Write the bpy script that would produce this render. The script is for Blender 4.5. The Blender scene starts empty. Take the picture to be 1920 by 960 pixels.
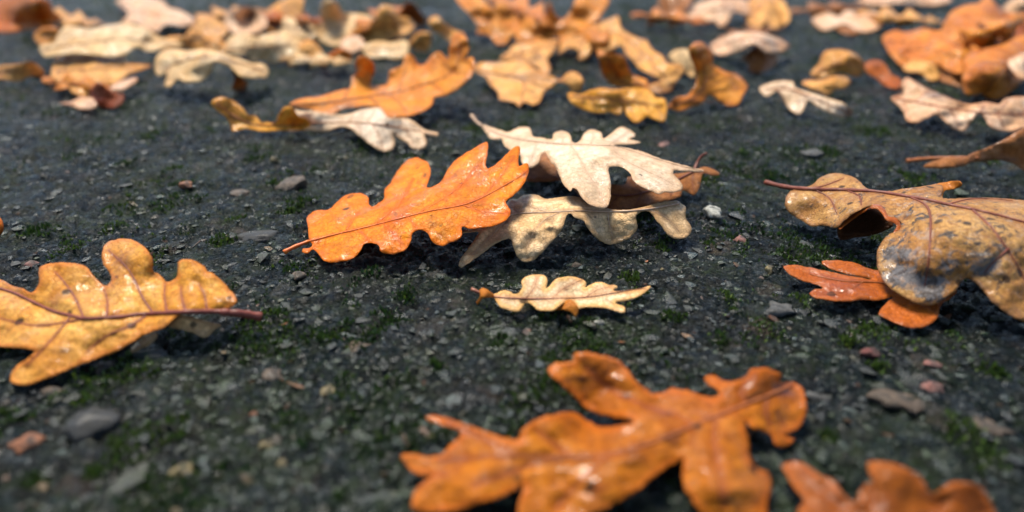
import bpy, bmesh, math, random
import numpy as np
from mathutils import Vector
from mathutils.geometry import delaunay_2d_cdt

random.seed(7)
rng = np.random.default_rng(7)
scene = bpy.context.scene
COL = scene.collection

# ---------------------------------------------------------------- camera, sky, sun, exposure
F_PX, PITCH, CAM_H = 1250.0, math.radians(28.6), 0.12       # lens in photo pixels, tilt below the horizon, metres above ground
cam_d = bpy.data.cameras.new('camera')
cam_d.sensor_width = 36.0
cam_d.lens = F_PX / 1920 * 36
cam_d.clip_start, cam_d.clip_end = 0.004, 500
cam_d.dof.use_dof = True
cam_d.dof.focus_distance = 0.247
cam_d.dof.aperture_fstop = 4.6
cam = bpy.data.objects.new('camera', cam_d)
cam.location = (0, 0, CAM_H)
cam.rotation_euler = (math.pi / 2 - PITCH, 0, 0)
COL.objects.link(cam)
scene.camera = cam

SUN_EL, SUN_AZ = math.radians(63), math.radians(-28)          # azimuth from +Y (away from camera) towards +X
world = bpy.data.worlds.new('World'); scene.world = world; world.use_nodes = True
wn = world.node_tree
bg = wn.nodes['Background']; bg.inputs['Strength'].default_value = 0.08
sky = wn.nodes.new('ShaderNodeTexSky'); sky.sky_type = 'NISHITA'; sky.sun_disc = False
sky.sun_elevation = SUN_EL; sky.sun_rotation = SUN_AZ
sky.air_density = 1.0; sky.dust_density = 1.0; sky.ozone_density = 1.0
wn.links.new(sky.outputs[0], bg.inputs[0])
sun_d = bpy.data.lights.new('sun', 'SUN'); sun_d.energy = 3.3; sun_d.angle = math.radians(23); sun_d.color = (1, .92, .80)
sun = bpy.data.objects.new('sun', sun_d); COL.objects.link(sun)
sdir = Vector((math.sin(SUN_AZ) * math.cos(SUN_EL), math.cos(SUN_AZ) * math.cos(SUN_EL), math.sin(SUN_EL)))
sun.rotation_euler = (-sdir).to_track_quat('-Z', 'Y').to_euler()
sun.location = sdir * 3

scene.view_settings.view_transform = 'Standard'; scene.view_settings.look = 'None'
scene.view_settings.gamma = 1; scene.view_settings.exposure = 1.2
scene.view_settings.use_curve_mapping = False
scene.cycles.use_denoising = True
scene.cycles.max_bounces = 8

# ---------------------------------------------------------------- helpers: photo pixel + height -> point, noise
FW = np.array((0, math.cos(PITCH), -math.sin(PITCH))); UP = np.array((0, math.sin(PITCH), math.cos(PITCH))); RT = np.array((1., 0, 0))
def unproject(u, v, h):
    u, v, h = np.broadcast_arrays(np.asarray(u, float), np.asarray(v, float), np.asarray(h, float))
    d = FW + RT * ((u - 960) / F_PX)[..., None] + UP * ((480 - v) / F_PX)[..., None]
    t = (CAM_H - h) / -d[..., 2]
    return np.array((0, 0, CAM_H)) + d * t[..., None]

def _hash(ix, iy, seed):
    n = (ix.astype(np.int64) * 374761393 + iy.astype(np.int64) * 668265263 + seed * 1442695041) & 0x7fffffff
    n = ((n ^ (n >> 13)) * 1274126177) & 0x7fffffff
    n = ((n ^ (n >> 15)) * 668265263) & 0x7fffffff
    return ((n ^ (n >> 16)) & 0xffffff) / float(0xffffff)
def noise2(x, y, seed=0):
    x = np.asarray(x, float); y = np.asarray(y, float)
    ix = np.floor(x); iy = np.floor(y); fx = x - ix; fy = y - iy
    fx = fx * fx * fx * (fx * (fx * 6 - 15) + 10); fy = fy * fy * fy * (fy * (fy * 6 - 15) + 10)
    a = _hash(ix, iy, seed); b = _hash(ix + 1, iy, seed); c = _hash(ix, iy + 1, seed); d = _hash(ix + 1, iy + 1, seed)
    return (a + (b - a) * fx + (c - a) * fy + (a - b - c + d) * fx * fy) * 2 - 1
def fbm(x, y, seed=0, octv=4):
    s = 0; a = 1; t = 0
    for k in range(octv):
        s = s + a * noise2(x * 2**k, y * 2**k, seed + k * 17); t += a; a *= .55
    return s / t

def ground_macro(x, y):
    return .0016 * fbm(x / .09, y / .09, 3, 3) + .0009 * fbm(x / .016, y / .016, 11, 3)
def ground_h(x, y):
    g = noise2(x / .0042, y / .0042, 23)
    r = 1 - np.abs(noise2(x / .0060 + .8 * noise2(x / .004, y / .004, 41), y / .0060, 29)) * 2
    return ground_macro(x, y) + .0011 * np.maximum(g, -.35) + .0011 * np.maximum(r, 0) - .0012 * np.maximum(noise2(x / .0085, y / .0085, 37) - .25, 0) + .0005 * noise2(x / .0019, y / .0019, 31)

def tag(o, label=None, cat=None, group=None, kind=None):
    if label: o['label'] = label
    if cat: o['category'] = cat
    if group: o['group'] = group
    if kind: o['kind'] = kind
    return o
def mesh_obj(name, V, Fc, mats, parent=None, smooth=True, mi=None):
    me = bpy.data.meshes.new(name)
    if isinstance(Fc, np.ndarray):
        me.vertices.add(len(V)); me.vertices.foreach_set('co', np.asarray(V, np.float32).ravel())
        me.loops.add(Fc.size); me.loops.foreach_set('vertex_index', Fc.astype(np.int32).ravel())
        me.polygons.add(len(Fc)); me.polygons.foreach_set('loop_start', (np.arange(len(Fc)) * Fc.shape[1]).astype(np.int32)); me.update(calc_edges=True)
    else: me.from_pydata([tuple(map(float, v)) for v in V], [], [tuple(map(int, f)) for f in Fc])
    for m in mats: me.materials.append(m)
    me.polygons.foreach_set('use_smooth', [smooth] * len(me.polygons))
    if mi is not None: me.polygons.foreach_set('material_index', mi)
    me.update()
    o = bpy.data.objects.new(name, me); COL.objects.link(o)
    if parent: o.parent = parent
    return o
def fattr(o, name, vals):
    a = o.data.attributes.new(name, 'FLOAT', 'POINT'); a.data.foreach_set('value', np.asarray(vals, np.float32))
def cattr(o, name, cols):
    a = o.data.color_attributes.new(name, 'FLOAT_COLOR', 'POINT'); a.data.foreach_set('color', np.asarray(cols, np.float32).ravel())

# ---------------------------------------------------------------- materials
class NT:
    def __init__(s, name):
        s.m = bpy.data.materials.new(name); s.m.use_nodes = True; s.t = s.m.node_tree
        s.t.nodes.clear(); s.out = s.t.nodes.new('ShaderNodeOutputMaterial')
        s.tc = s.t.nodes.new('ShaderNodeTexCoord').outputs['Object']
    def n(s, typ, ins=None, **kw):
        nd = s.t.nodes.new(typ)
        for k, v in kw.items(): setattr(nd, k, v)
        for k, v in (ins or {}).items():
            if isinstance(v, bpy.types.NodeSocket): s.t.links.new(v, nd.inputs[k])
            else: nd.inputs[k].default_value = v
        return nd
    def noise(s, scale, detail=4, rough=.55, dist=0., off=0.):
        c = s.tc
        if off: c = s.n('ShaderNodeVectorMath', {0: s.tc, 1: (off, off * .7, off * 1.3)}, operation='ADD').outputs[0]
        return s.n('ShaderNodeTexNoise', {'Vector': c, 'Scale': scale, 'Detail': detail, 'Roughness': rough, 'Distortion': dist}).outputs['Fac']
    def vor(s, scale, feature='F1', out='Distance', rnd=1.):
        return s.n('ShaderNodeTexVoronoi', {'Vector': s.tc, 'Scale': scale, 'Randomness': rnd}, feature=feature).outputs[out]
    def step(s, x, a, b, lo=0., hi=1.):
        return s.n('ShaderNodeMapRange', {0: x, 1: a, 2: b, 3: lo, 4: hi}, interpolation_type='SMOOTHSTEP').outputs[0]
    def math(s, op, a, b=0.):
        return s.n('ShaderNodeMath', {0: a, 1: b}, operation=op).outputs[0]
    def mix(s, f, a, b, blend='MIX'):
        nd = s.n('ShaderNodeMix', data_type='RGBA', blend_type=blend)
        for i, v in ((0, f), (6, a), (7, b)):
            if isinstance(v, bpy.types.NodeSocket): s.t.links.new(v, nd.inputs[i])
            else: nd.inputs[i].default_value = v if i == 0 else (*v[:3], 1)
        return nd.outputs[2]
    def attr(s, name, out='Fac'):
        return s.n('ShaderNodeAttribute', attribute_name=name).outputs[out]
    def bump(s, h, strength, dist, normal=None):
        i = {'Height': h, 'Strength': strength, 'Distance': dist}
        if normal is not None: i['Normal'] = normal
        return s.n('ShaderNodeBump', i).outputs[0]
    def finish(s, sh): s.t.links.new(sh, s.out.inputs[0]); return s.m

def leaf_mat(name, c1, c2, stain, edge, vein, spot=.25, stain_lo=.56, wet=.7, trans=.22, rough=.45, seed=0., mold=0., film=1.):
    g = NT(name)
    n1 = g.noise(45, 5, .6, .6, seed + 1)
    col = g.mix(g.step(n1, .36, .64), c1, c2)
    n2 = g.noise(420, 4, .7, 0, seed + 3)
    col = g.mix(1, col, g.mix(g.step(n2, .3, .7), (.70, .66, .60), (1.12, 1.1, 1.06)), 'MULTIPLY')
    n3 = g.noise(75, 7, .68, 1.2, seed + 7)
    col = g.mix(g.math('MULTIPLY', g.step(n3, stain_lo, stain_lo + .16), .8), col, stain)
    n4 = g.noise(28, 6, .7, 1.5, seed + 17)
    col = g.mix(1, col, g.mix(g.step(n4, .38, .62), (.80, .72, .62), (1.05, 1.05, 1.05)), 'MULTIPLY')
    ed = g.attr('edge')                                          # millimetres to the margin
    edn = g.math('ADD', ed, g.math('MULTIPLY', g.math('SUBTRACT', g.noise(160, 3, .6, 0, seed), .5), 4.))
    col = g.mix(g.step(edn, .2, 2.2, .8, 0), col, edge)
    vn = g.attr('vein')
    col = g.mix(g.step(vn, .35, 1.5, .55, 0), col, vein)
    cells = g.n('ShaderNodeTexVoronoi', {'Vector': g.tc, 'Scale': 640, 'Randomness': 1.}, feature='DISTANCE_TO_EDGE').outputs['Distance']
    net = g.step(cells, 0., .085, 1, 0)
    col = g.mix(g.math('MULTIPLY', net, .46), col, vein)
    # small black specks
    v = g.n('ShaderNodeTexVoronoi', {'Vector': g.tc, 'Scale': 190, 'Randomness': 1.}, feature='F1')
    rnd = g.n('ShaderNodeSeparateColor', {0: v.outputs['Color']})
    rad = g.math('MULTIPLY', g.step(rnd.outputs[0], 1 - spot, 1., 0, 1), .30)
    dist = g.math('ADD', v.outputs['Distance'], g.math('MULTIPLY', g.math('SUBTRACT', n2, .5), .25))
    sp = g.step(g.math('SUBTRACT', dist, rad), -.09, .03, 1, 0)
    sp = g.math('MULTIPLY', sp, g.step(rnd.outputs[0], 1 - spot, 1 - spot + .02))
    col = g.mix(g.math('MULTIPLY', sp, .85), col, (.022, .014, .01))
    mk = g.attr('mark')
    mkn = g.math('MULTIPLY', mk, g.step(g.noise(170, 4, .7, .5, seed + 5), .25, .6))
    col = g.mix(mkn, col, (.07, .022, .016))
    if mold:
        mo = g.noise(260, 8, .78, 1., seed + 11); zone = g.attr('mold')
        f = g.step(g.math('ADD', mo, g.math('MULTIPLY', zone, .22)), .60, .68)
        col = g.mix(g.math('MULTIPLY', f, mold), col, (.05, .045, .045))
        f2 = g.step(g.math('ADD', g.noise(200, 8, .76, .8, seed + 15), g.math('MULTIPLY', zone, .2)), .60, .72)
        col = g.mix(g.math('MULTIPLY', f2, mold * .38), col, (.34, .33, .33))
    h = g.math('ADD', g.math('MULTIPLY', net, -.6), g.math('MULTIPLY', n2, 1.2))
    h = g.math('ADD', h, g.math('MULTIPLY', g.noise(1100, 4, .7, 0, 6), .8))
    nrm = g.bump(h, .7, .00035)
    wf = g.noise(300, 2.5, .5, 1.6, seed + 21)
    wn_ = g.bump(wf, .75 * film, .0011)
    wetf = g.step(g.noise(55, 4, .6, .8, seed + 31), .49, .63, .04, 1)
    p = g.n('ShaderNodeBsdfPrincipled', {'Base Color': col, 'Roughness': g.step(g.noise(120, 3, .5, 0, seed + 41), .3, .7, rough - .1, rough + .12), 'Normal': nrm, 'Specular IOR Level': .14,
        'Coat Weight': g.math('MULTIPLY', g.math('MULTIPLY', wetf, wet), g.step(sp, 0, 1, .75, .2)), 'Coat Roughness': .085, 'Coat Normal': wn_, 'Coat IOR': 1.42})
    tr = g.n('ShaderNodeBsdfTranslucent', {'Color': col, 'Normal': nrm})
    return g.finish(g.n('ShaderNodeMixShader', {0: trans, 1: p.outputs[0], 2: tr.outputs[0]}).outputs[0])

def stalk_mat(name, c, c2):
    g = NT(name)
    col = g.mix(g.step(g.noise(350, 5, .65), .35, .65), c, c2)
    p = g.n('ShaderNodeBsdfPrincipled', {'Base Color': col, 'Roughness': .5, 'Specular IOR Level': .3, 'Normal': g.bump(g.noise(900, 3), .4, .0003), 'Coat Weight': .06, 'Coat Roughness': .15})
    return g.finish(p.outputs[0])

def stone_mat(name, c, c2, c3, rough=.5, scale=1.):
    g = NT(name)
    col = g.mix(g.step(g.noise(320 * scale, 7, .75), .38, .62), c, c2)
    col = g.mix(g.step(g.vor(700 * scale), .0, .35, .6, 0), col, c3)
    col = g.mix(g.math('MULTIPLY', g.step(g.noise(240, 6, .75, .4, 4), .46, .62), .8), col, (.022, .023, .02))
    nrm = g.bump(g.noise(700, 6, .75), .9, .0012)
    p = g.n('ShaderNodeBsdfPrincipled', {'Base Color': col, 'Roughness': g.step(g.noise(300, 4), .3, .7, rough - .15, rough + .25), 'Normal': nrm, 'Coat Weight': .12, 'Coat Roughness': .2, 'Coat IOR': 1.33, 'Specular IOR Level': .35})
    return g.finish(p.outputs[0])

def ground_mat():
    g = NT('wet_asphalt')
    col = g.mix(g.step(g.noise(38, 6, .65, .4), .38, .64), (.0035, .0068, .0074), (.012, .021, .020))
    col = g.mix(g.math('MULTIPLY', g.step(g.noise(17, 6, .7, .5, 3), .48, .64), .7), col, (.026, .023, .016))
    v = g.n('ShaderNodeTexVoronoi', {'Vector': g.tc, 'Scale': 330, 'Randomness': 1.}, feature='F1')
    r = g.n('ShaderNodeSeparateColor', {0: v.outputs['Color']})
    patch = g.step(g.noise(60, 5, .7, .3, 8), .40, .60)
    grain = g.mix(r.outputs[1], (.006, .008, .010), (.105, .115, .112))
    col = g.mix(g.math('MULTIPLY', g.math('MULTIPLY', g.step(r.outputs[0], .45, .65), g.step(v.outputs['Distance'], .25, .5, .85, 0)), g.step(patch, 0, 1, .35, 1)), col, grain)
    col = g.mix(g.math('MULTIPLY', g.step(r.outputs[2], .955, .97), g.step(v.outputs['Distance'], .2, .4, .8, 0)), col, (.17, .085, .05))
    v2 = g.n('ShaderNodeTexVoronoi', {'Vector': g.tc, 'Scale': 850, 'Randomness': 1.}, feature='F1')
    r2 = g.n('ShaderNodeSeparateColor', {0: v2.outputs['Color']})
    col = g.mix(g.math('MULTIPLY', g.step(r2.outputs[0], .70, .95), g.step(patch, 0, 1, .25, .8)), col, (.10, .112, .115))
    col = g.mix(g.math('MULTIPLY', g.step(r2.outputs[1], .60, .9), .8), col, (.003, .004, .005))
    wob = g.n('ShaderNodeVectorMath', {0: g.n('ShaderNodeTexNoise', {'Vector': g.tc, 'Scale': 160, 'Detail': 4}).outputs['Color'], 1: (.007, .007, .007)}, operation='MULTIPLY').outputs[0]
    sv = g.n('ShaderNodeTexVoronoi', {'Vector': g.n('ShaderNodeVectorMath', {0: g.tc, 1: wob}, operation='ADD').outputs[0], 'Scale': 95, 'Randomness': 1.}, feature='F1')
    sr = g.n('ShaderNodeSeparateColor', {0: sv.outputs['Color']})
    srad = g.step(sr.outputs[0], .25, 1., .08, .66)
    stone = g.step(g.math('SUBTRACT', sv.outputs['Distance'], srad), -.06, .02, 1, 0)
    stone = g.math('MULTIPLY', stone, g.step(sr.outputs[0], .3, .34))
    scol = g.mix(g.step(sr.outputs[1], .55, .95), g.mix(sr.outputs[2], (.006, .009, .010), (.060, .074, .078)), g.mix(sr.outputs[2], (.070, .045, .030), (.13, .125, .11)))
    scol = g.mix(1, scol, g.mix(g.step(g.noise(420, 5, .75, 0, 19), .3, .7), (.45, .45, .45), (1.4, 1.4, 1.4)), 'MULTIPLY')
    dirt = g.step(g.noise(75, 6, .75, .4, 29), .34, .60, .15, .95)
    col = g.mix(g.math('MULTIPLY', stone, dirt), col, scol)
    green = g.math('MULTIPLY', g.step(g.noise(20, 7, .76, .6, 9), .40, .60), g.step(g.noise(230, 6, .74, 0, 2), .34, .60))
    col = g.mix(g.math('MULTIPLY', green, .9), col, g.mix(g.step(g.noise(420, 4, .7, 0, 12), .35, .65), (.010, .020, .007), (.036, .060, .018)))
    h = g.math('ADD', g.math('MULTIPLY', g.step(v.outputs['Distance'], 0, .6, 1, 0), .9), g.math('MULTIPLY', g.noise(700, 6, .78), 1.3))
    h = g.math('ADD', h, g.math('MULTIPLY', g.step(v2.outputs['Distance'], 0, .6, 1, 0), .5))
    rid = g.math('ABSOLUTE', g.math('SUBTRACT', g.noise(330, 4, .65, 2.5, 14), .5))
    h = g.math('ADD', h, g.math('MULTIPLY', g.step(rid, 0, .12, 1, 0), .8))
    h = g.math('ADD', g.math('MULTIPLY', h, g.step(stone, 0, 1, 1, .55)), g.math('MULTIPLY', stone, .9))
    nrm = g.bump(h, 1., .0022)
    ro = g.step(g.noise(180, 6, .72, .3, 6), .40, .62, .15, .60)
    ro = g.math('MAXIMUM', ro, g.math('MULTIPLY', green, .7))
    wetc = g.math('MULTIPLY', g.step(r2.outputs[2], .62, .72), g.step(g.noise(48, 5, .7, .4, 33), .44, .56))
    ro = g.math('ADD', g.math('MULTIPLY', ro, g.math('SUBTRACT', 1., wetc)), g.math('MULTIPLY', wetc, .13))
    p = g.n('ShaderNodeBsdfPrincipled', {'Base Color': col, 'Roughness': ro, 'Normal': nrm, 'Specular IOR Level': g.step(ro, .2, .55, .7, .22)})
    return g.finish(p.outputs[0])

def chip_mat():
    g = NT('gravel_stone')
    a = g.attr('tint', 'Color')
    film = g.math('MULTIPLY', g.step(g.noise(20, 7, .76, .6, 9), .38, .58), g.step(g.noise(230, 6, .74, 0, 2), .34, .60))
    a = g.mix(g.math('MULTIPLY', film, .8), a, (.018, .034, .009))
    col = g.mix(1, a, g.mix(g.step(g.noise(500, 6, .75), .32, .66), (.5, .5, .5), (1.25, 1.25, 1.25)), 'MULTIPLY')
    col = g.mix(g.math('MULTIPLY', g.step(g.noise(120, 5, .7, 0, 4), .5, .62), .6), col, (.025, .027, .024))
    p = g.n('ShaderNodeBsdfPrincipled', {'Base Color': col, 'Roughness': g.step(g.noise(260, 4), .35, .65, .12, .55), 'Normal': g.bump(g.noise(1100, 5, .7), .7, .0008)})
    return g.finish(p.outputs[0])
def moss_mat():
    g = NT('moss_green')
    p = g.n('ShaderNodeBsdfPrincipled', {'Base Color': g.attr('tint', 'Color'), 'Roughness': .4, 'Specular IOR Level': .5})
    tr = g.n('ShaderNodeBsdfTranslucent', {'Color': g.attr('tint', 'Color')})
    return g.finish(g.n('ShaderNodeMixShader', {0: .25, 1: p.outputs[0], 2: tr.outputs[0]}).outputs[0])

# ---------------------------------------------------------------- the ground: one sheet, fine near the camera, out to the horizon
def build_ground():
    th = np.concatenate([np.radians(np.linspace(-62, 62, 780)), np.radians(np.linspace(62, 298, 60))[1:-1]])
    r = np.concatenate([np.geomspace(.045, 1.3, 640), np.geomspace(1.3, 300, 60)[1:]])
    T, R = np.meshgrid(th, r)
    X = R * np.sin(T); Y = R * np.cos(T)
    Z = ground_h(X, Y) * np.clip(1.5 - R / 3, 0.0, 1)
    n, m = R.shape
    V = np.stack([X, Y, Z], -1).reshape(-1, 3)
    i = np.arange(n - 1)[:, None]; j = np.arange(m)[None, :]; j2 = (j + 1) % m
    Fc = np.stack([i * m + j + 0 * i, i * m + j2, (i + 1) * m + j2, (i + 1) * m + j], -1).reshape(-1, 4)
    V = np.vstack([V, [[0, 0, 0]]]); c = len(V) - 1
    me = bpy.data.meshes.new('ground')
    tri = np.stack([np.full(m, c), np.roll(np.arange(m), -1), np.arange(m)], -1)
    nl = Fc.size + tri.size
    me.vertices.add(len(V)); me.vertices.foreach_set('co', V.ravel())
    me.loops.add(nl); me.loops.foreach_set('vertex_index', np.concatenate([Fc.ravel(), tri.ravel()]).astype(np.int32))
    starts = np.concatenate([np.arange(len(Fc)) * 4, Fc.size + np.arange(m) * 3]).astype(np.int32)
    me.polygons.add(len(starts)); me.polygons.foreach_set('loop_start', starts)
    me.update(calc_edges=True); me.validate()
    me.polygons.foreach_set('use_smooth', [True] * len(me.polygons))
    me.flip_normals() if me.polygons[0].normal.z < 0 else None
    me.materials.append(ground_mat())
    o = bpy.data.objects.new('ground', me); COL.objects.link(o)
    tag(o, 'dark wet asphalt path with worn stones and moss under the leaves', None, None, 'structure')
build_ground()

# ---------------------------------------------------------------- gravel set in the asphalt (uncountable) and moss
ICO = None
def ico(sub):
    b = bmesh.new(); bmesh.ops.create_icosphere(b, subdivisions=sub, radius=1)
    V = np.array([v.co[:] for v in b.verts]); Fc = np.array([[v.index for v in f.verts] for f in b.faces]); b.free(); return V, Fc
ICO1, ICO2, ICO3 = ico(1), ico(2), ico(3)

PALETTE = [((.006, .009, .011), 46), ((.013, .020, .022), 30), ((.034, .046, .050), 11), ((.030, .025, .017), 12), ((.07, .046, .026), 2),
           ((.09, .04, .026), 1.6), ((.11, .12, .115), 1.5), ((.075, .065, .035), 1.6), ((.018, .032, .009), 12)]
def pick():
    return np.array(random.choices([p[0] for p in PALETTE], [p[1] for p in PALETTE])[0])
def build_gravel():
    Vs, Fs, Cs = [], [], []; k = 0
    V0, F0 = ICO1
    n = 26000
    th = np.radians(rng.uniform(-50, 50, n)); rr = np.exp(rng.uniform(math.log(.08), math.log(1.0), n)); X, Y = rr * np.sin(th), rr * np.cos(th); Z = ground_h(X, Y)
    for i in range(n):
        s = min(.00052 * math.exp(random.gauss(.0, .55)) * (1 + rr[i]), .0032)
        A = V0.copy(); ang = np.arctan2(A[:, 1], A[:, 0])
        p = [random.uniform(0, 6.28) for _ in range(3)]
        A[:, :2] *= (1 + .22 * np.cos(2 * ang + p[0]) + .18 * np.cos(3 * ang + p[1]) + .15 * np.cos(5 * ang + p[2]))[:, None]
        A = (A * (1 + .16 * rng.standard_normal(len(V0)))[:, None]) * np.array((s * random.uniform(.8, 1.7), s, s * random.uniform(.35, .7)))
        a = random.random() * 6.28; ca, sa = math.cos(a), math.sin(a)
        A = A @ np.array([[ca, -sa, 0], [sa, ca, 0], [0, 0, 1]]).T
        A += np.array((X[i], Y[i], Z[i] + s * random.uniform(-.62, .0)))
        Vs.append(A); Fs.append(F0 + k); k += len(V0)
        Cs.append(np.tile([*(pick() * random.uniform(.5, 1.05) * np.array((.86, 1., 1.))), 1], (len(V0), 1)))
    o = mesh_obj('gravel', np.vstack(Vs), np.vstack(Fs), [chip_mat()], smooth=False)
    cattr(o, 'tint', np.vstack(Cs)); tag(o, 'small stone chips set in the dark asphalt', None, None, 'stuff')
build_gravel()

MOSS_SPOTS = [(620, 215, 30), (560, 385, 40), (520, 350, 30), (440, 410, 30), (375, 372, 26), (335, 345, 20), (80, 430, 40), (210, 428, 30), (330, 320, 24), (290, 255, 40), (100, 215, 40),
    (545, 400, 30), (420, 455, 34), (655, 610, 20), (610, 640, 30), (945, 645, 34), (1190, 555, 30), (1180, 525, 26), (1470, 470, 26), (1450, 330, 40), (1560, 285, 50), (1700, 335, 60),
    (1640, 250, 50), (1400, 290, 30), (1630, 620, 34), (1590, 645, 26), (1350, 640, 36), (1650, 690, 24), (215, 825, 24), (320, 790, 22), (60, 900, 40), (155, 750, 34), (1560, 820, 30),
    (1860, 700, 40), (570, 830, 30), (690, 270, 40), (880, 240, 30), (1300, 330, 40), (1260, 600, 30), (30, 640, 26), (150, 590, 30), (760, 560, 30), (700, 520, 28), (1500, 560, 24),
    (1850, 300, 30), (480, 300, 30), (240, 310, 30), (1240, 470, 20), (1335, 205, 8), (180, 880, 30), (820, 690, 26), (640, 930, 30), (1380, 400, 24)]
def build_moss():
    n = 520000
    th = np.radians(rng.uniform(-52, 52, n)); r = np.exp(rng.uniform(math.log(.075), math.log(1.5), n))
    x, y = r * np.sin(th), r * np.cos(th)
    f = fbm(x / .019 + 9, y / .021 + 4, 151, 5) + .35 * fbm(x / .006, y / .006, 57, 2) + .25 * fbm(x / .13, y / .13, 61, 2)
    dens = np.clip((f - .22) / .28, 0, 1) * .55
    dens = np.maximum(dens, np.clip((y - .55) / .35, 0, 1) * np.clip((.15 - x) / .3, 0, 1) * np.clip(f + .45, 0, .8))
    dens = np.maximum(dens, np.clip((y - .30) / .3, 0, 1) * np.clip(f + .30, 0, .8))  # moss thickened far off, also standing in for haze and sky sheen there
    for u, v, rp in MOSS_SPOTS:
        P = unproject(u, v, 0); Rr = abs(unproject(u + rp, v, 0)[0] - P[0]) * .8
        d = np.hypot(x - P[0], (y - P[1])) / Rr + .5 * fbm(x / .007, y / .007, 71, 2)
        dens = np.maximum(dens, np.clip(1.15 - d, 0, 1) * 1.2)
    k = rng.random(n) < dens * 1.1 * np.clip((r - .10) / .08, .35, 1)
    x, y, r, dens = x[k], y[k], r[k], dens[k]; n = len(x); print('moss blades', n)
    z = ground_h(x, y) - .0003
    hg = rng.uniform(.0005, .0021, n) * (.55 + .75 * np.minimum(dens, 1)); w = rng.uniform(.00022, .00045, n) * (1 + r * 1.8); ln = rng.uniform(0, .0009, n); az = rng.uniform(0, 6.28, n)
    dx, dy = np.cos(az) * w, np.sin(az) * w; lx, ly = -np.sin(az) * ln, np.cos(az) * ln
    V = np.stack([np.stack(q, -1) for q in ((x - dx, y - dy, z), (x + dx, y + dy, z), (x + dx * .7 + lx * .5, y + dy * .7 + ly * .5, z + hg * .65), (x + lx, y + ly, z + hg), (x - dx * .7 + lx * .5, y - dy * .7 + ly * .5, z + hg * .65))], 1)
    cl = fbm(x / .05, y / .05, 81, 2)[:, None]
    base = np.array((.036, .070, .012)) + np.clip(cl, -.5, .6) * np.array((.036, .046, .006))
    c = base * rng.uniform(.5, 1.5, (n, 1)) + (rng.random((n, 1)) > .9) * np.array((.06, .075, .01))
    i = np.arange(n)[:, None] * 5
    o = mesh_obj('moss', V.reshape(-1, 3), i + np.arange(5)[None], [moss_mat()], smooth=False)
    cattr(o, 'tint', np.repeat(np.concatenate([c, np.ones((n, 1))], 1), 5, 0)); tag(o, 'low green moss growing in the hollows of the asphalt', None, None, 'stuff')
build_moss()

def build_crumbs():                                               # torn leaf crumbs and needles trodden into the path
    V, Fc, C = [], [], []
    for _ in range(110):
        th = math.radians(random.uniform(-48, 48)); r = math.exp(random.uniform(math.log(.09), math.log(.9))); x, y = r * math.sin(th), r * math.cos(th)
        s = random.uniform(.0006, .0020); k = len(V); n = random.randint(5, 7); lg = random.choice((1., 1.4, 2.6)); a0 = random.random() * 6.28
        z = float(ground_h(x, y)) + .0004; tx, ty = random.gauss(0, .35), random.gauss(0, .35)
        c = np.array(random.choice(((.20, .065, .02), (.10, .04, .018), (.20, .11, .05), (.06, .03, .02), (.13, .045, .025)))) * random.uniform(.7, 1.2)
        ring = []
        for i in range(n):
            t = 6.283 * i / n; q = s * random.uniform(.6, 1.2); px, py = q * lg * math.cos(t), q / lg ** .5 * math.sin(t)
            ring.append((px * math.cos(a0) - py * math.sin(a0), px * math.sin(a0) + py * math.cos(a0)))
        for dz in (.0002, -.0001): V += [(x + p, y + q, z + p * tx + q * ty + dz) for p, q in ring]
        Fc.append(tuple(range(k, k + n))); Fc.append(tuple(range(k + 2 * n - 1, k + n - 1, -1)))
        Fc += [(k + n + i, k + n + (i + 1) % n, k + (i + 1) % n, k + i) for i in range(n)]
        C += [(*c, 1)] * (2 * n)
    o = mesh_obj('leaf_crumbs', V, Fc, [chip_mat()], smooth=False)
    cattr(o, 'tint', C); tag(o, 'tiny torn brown leaf crumbs scattered on the asphalt', None, None, 'stuff')
build_crumbs()

# ---------------------------------------------------------------- leaves
def catmull(P, closed, step):
    P = [np.array(p, float) for p in P]; n = len(P); out = []
    for i in range(n if closed else n - 1):
        p1, p2 = P[i], P[(i + 1) % n]
        p0 = P[(i - 1) % n] if closed or i > 0 else p1; p3 = P[(i + 2) % n] if closed or i < n - 2 else p2
        k = max(1, int(np.linalg.norm((p2 - p1)[:2]) / step))
        for q in range(k):
            t = q / k
            out.append(.5 * (2 * p1 + (p2 - p0) * t + (2 * p0 - 5 * p1 + 4 * p2 - p3) * t * t + (3 * p1 - p0 - 3 * p2 + p3) * t**3))
    if not closed: out.append(P[-1])
    return np.array(out)
def seg_dist(Q, P, closed=False):
    A = P if closed else P[:-1]; B = np.roll(P, -1, 0) if closed else P[1:]
    best = np.full(len(Q), 1e9)
    for a, b in zip(A, B):
        d = b - a; L = max(d @ d, 1e-9)
        t = np.clip(((Q - a) @ d) / L, 0, 1)
        best = np.minimum(best, np.linalg.norm(Q - (a + t[:, None] * d), axis=1))
    return best
def inside(Q, P):
    x, y = Q[:, 0], Q[:, 1]; r = np.zeros(len(Q), bool); j = len(P) - 1
    for i in range(len(P)):
        xi, yi = P[i]; xj, yj = P[j]
        if yi != yj: r ^= ((yi > y) != (yj > y)) & (x < (xj - xi) * (y - yi) / (yj - yi) + xi)
        j = i
    return r
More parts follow.
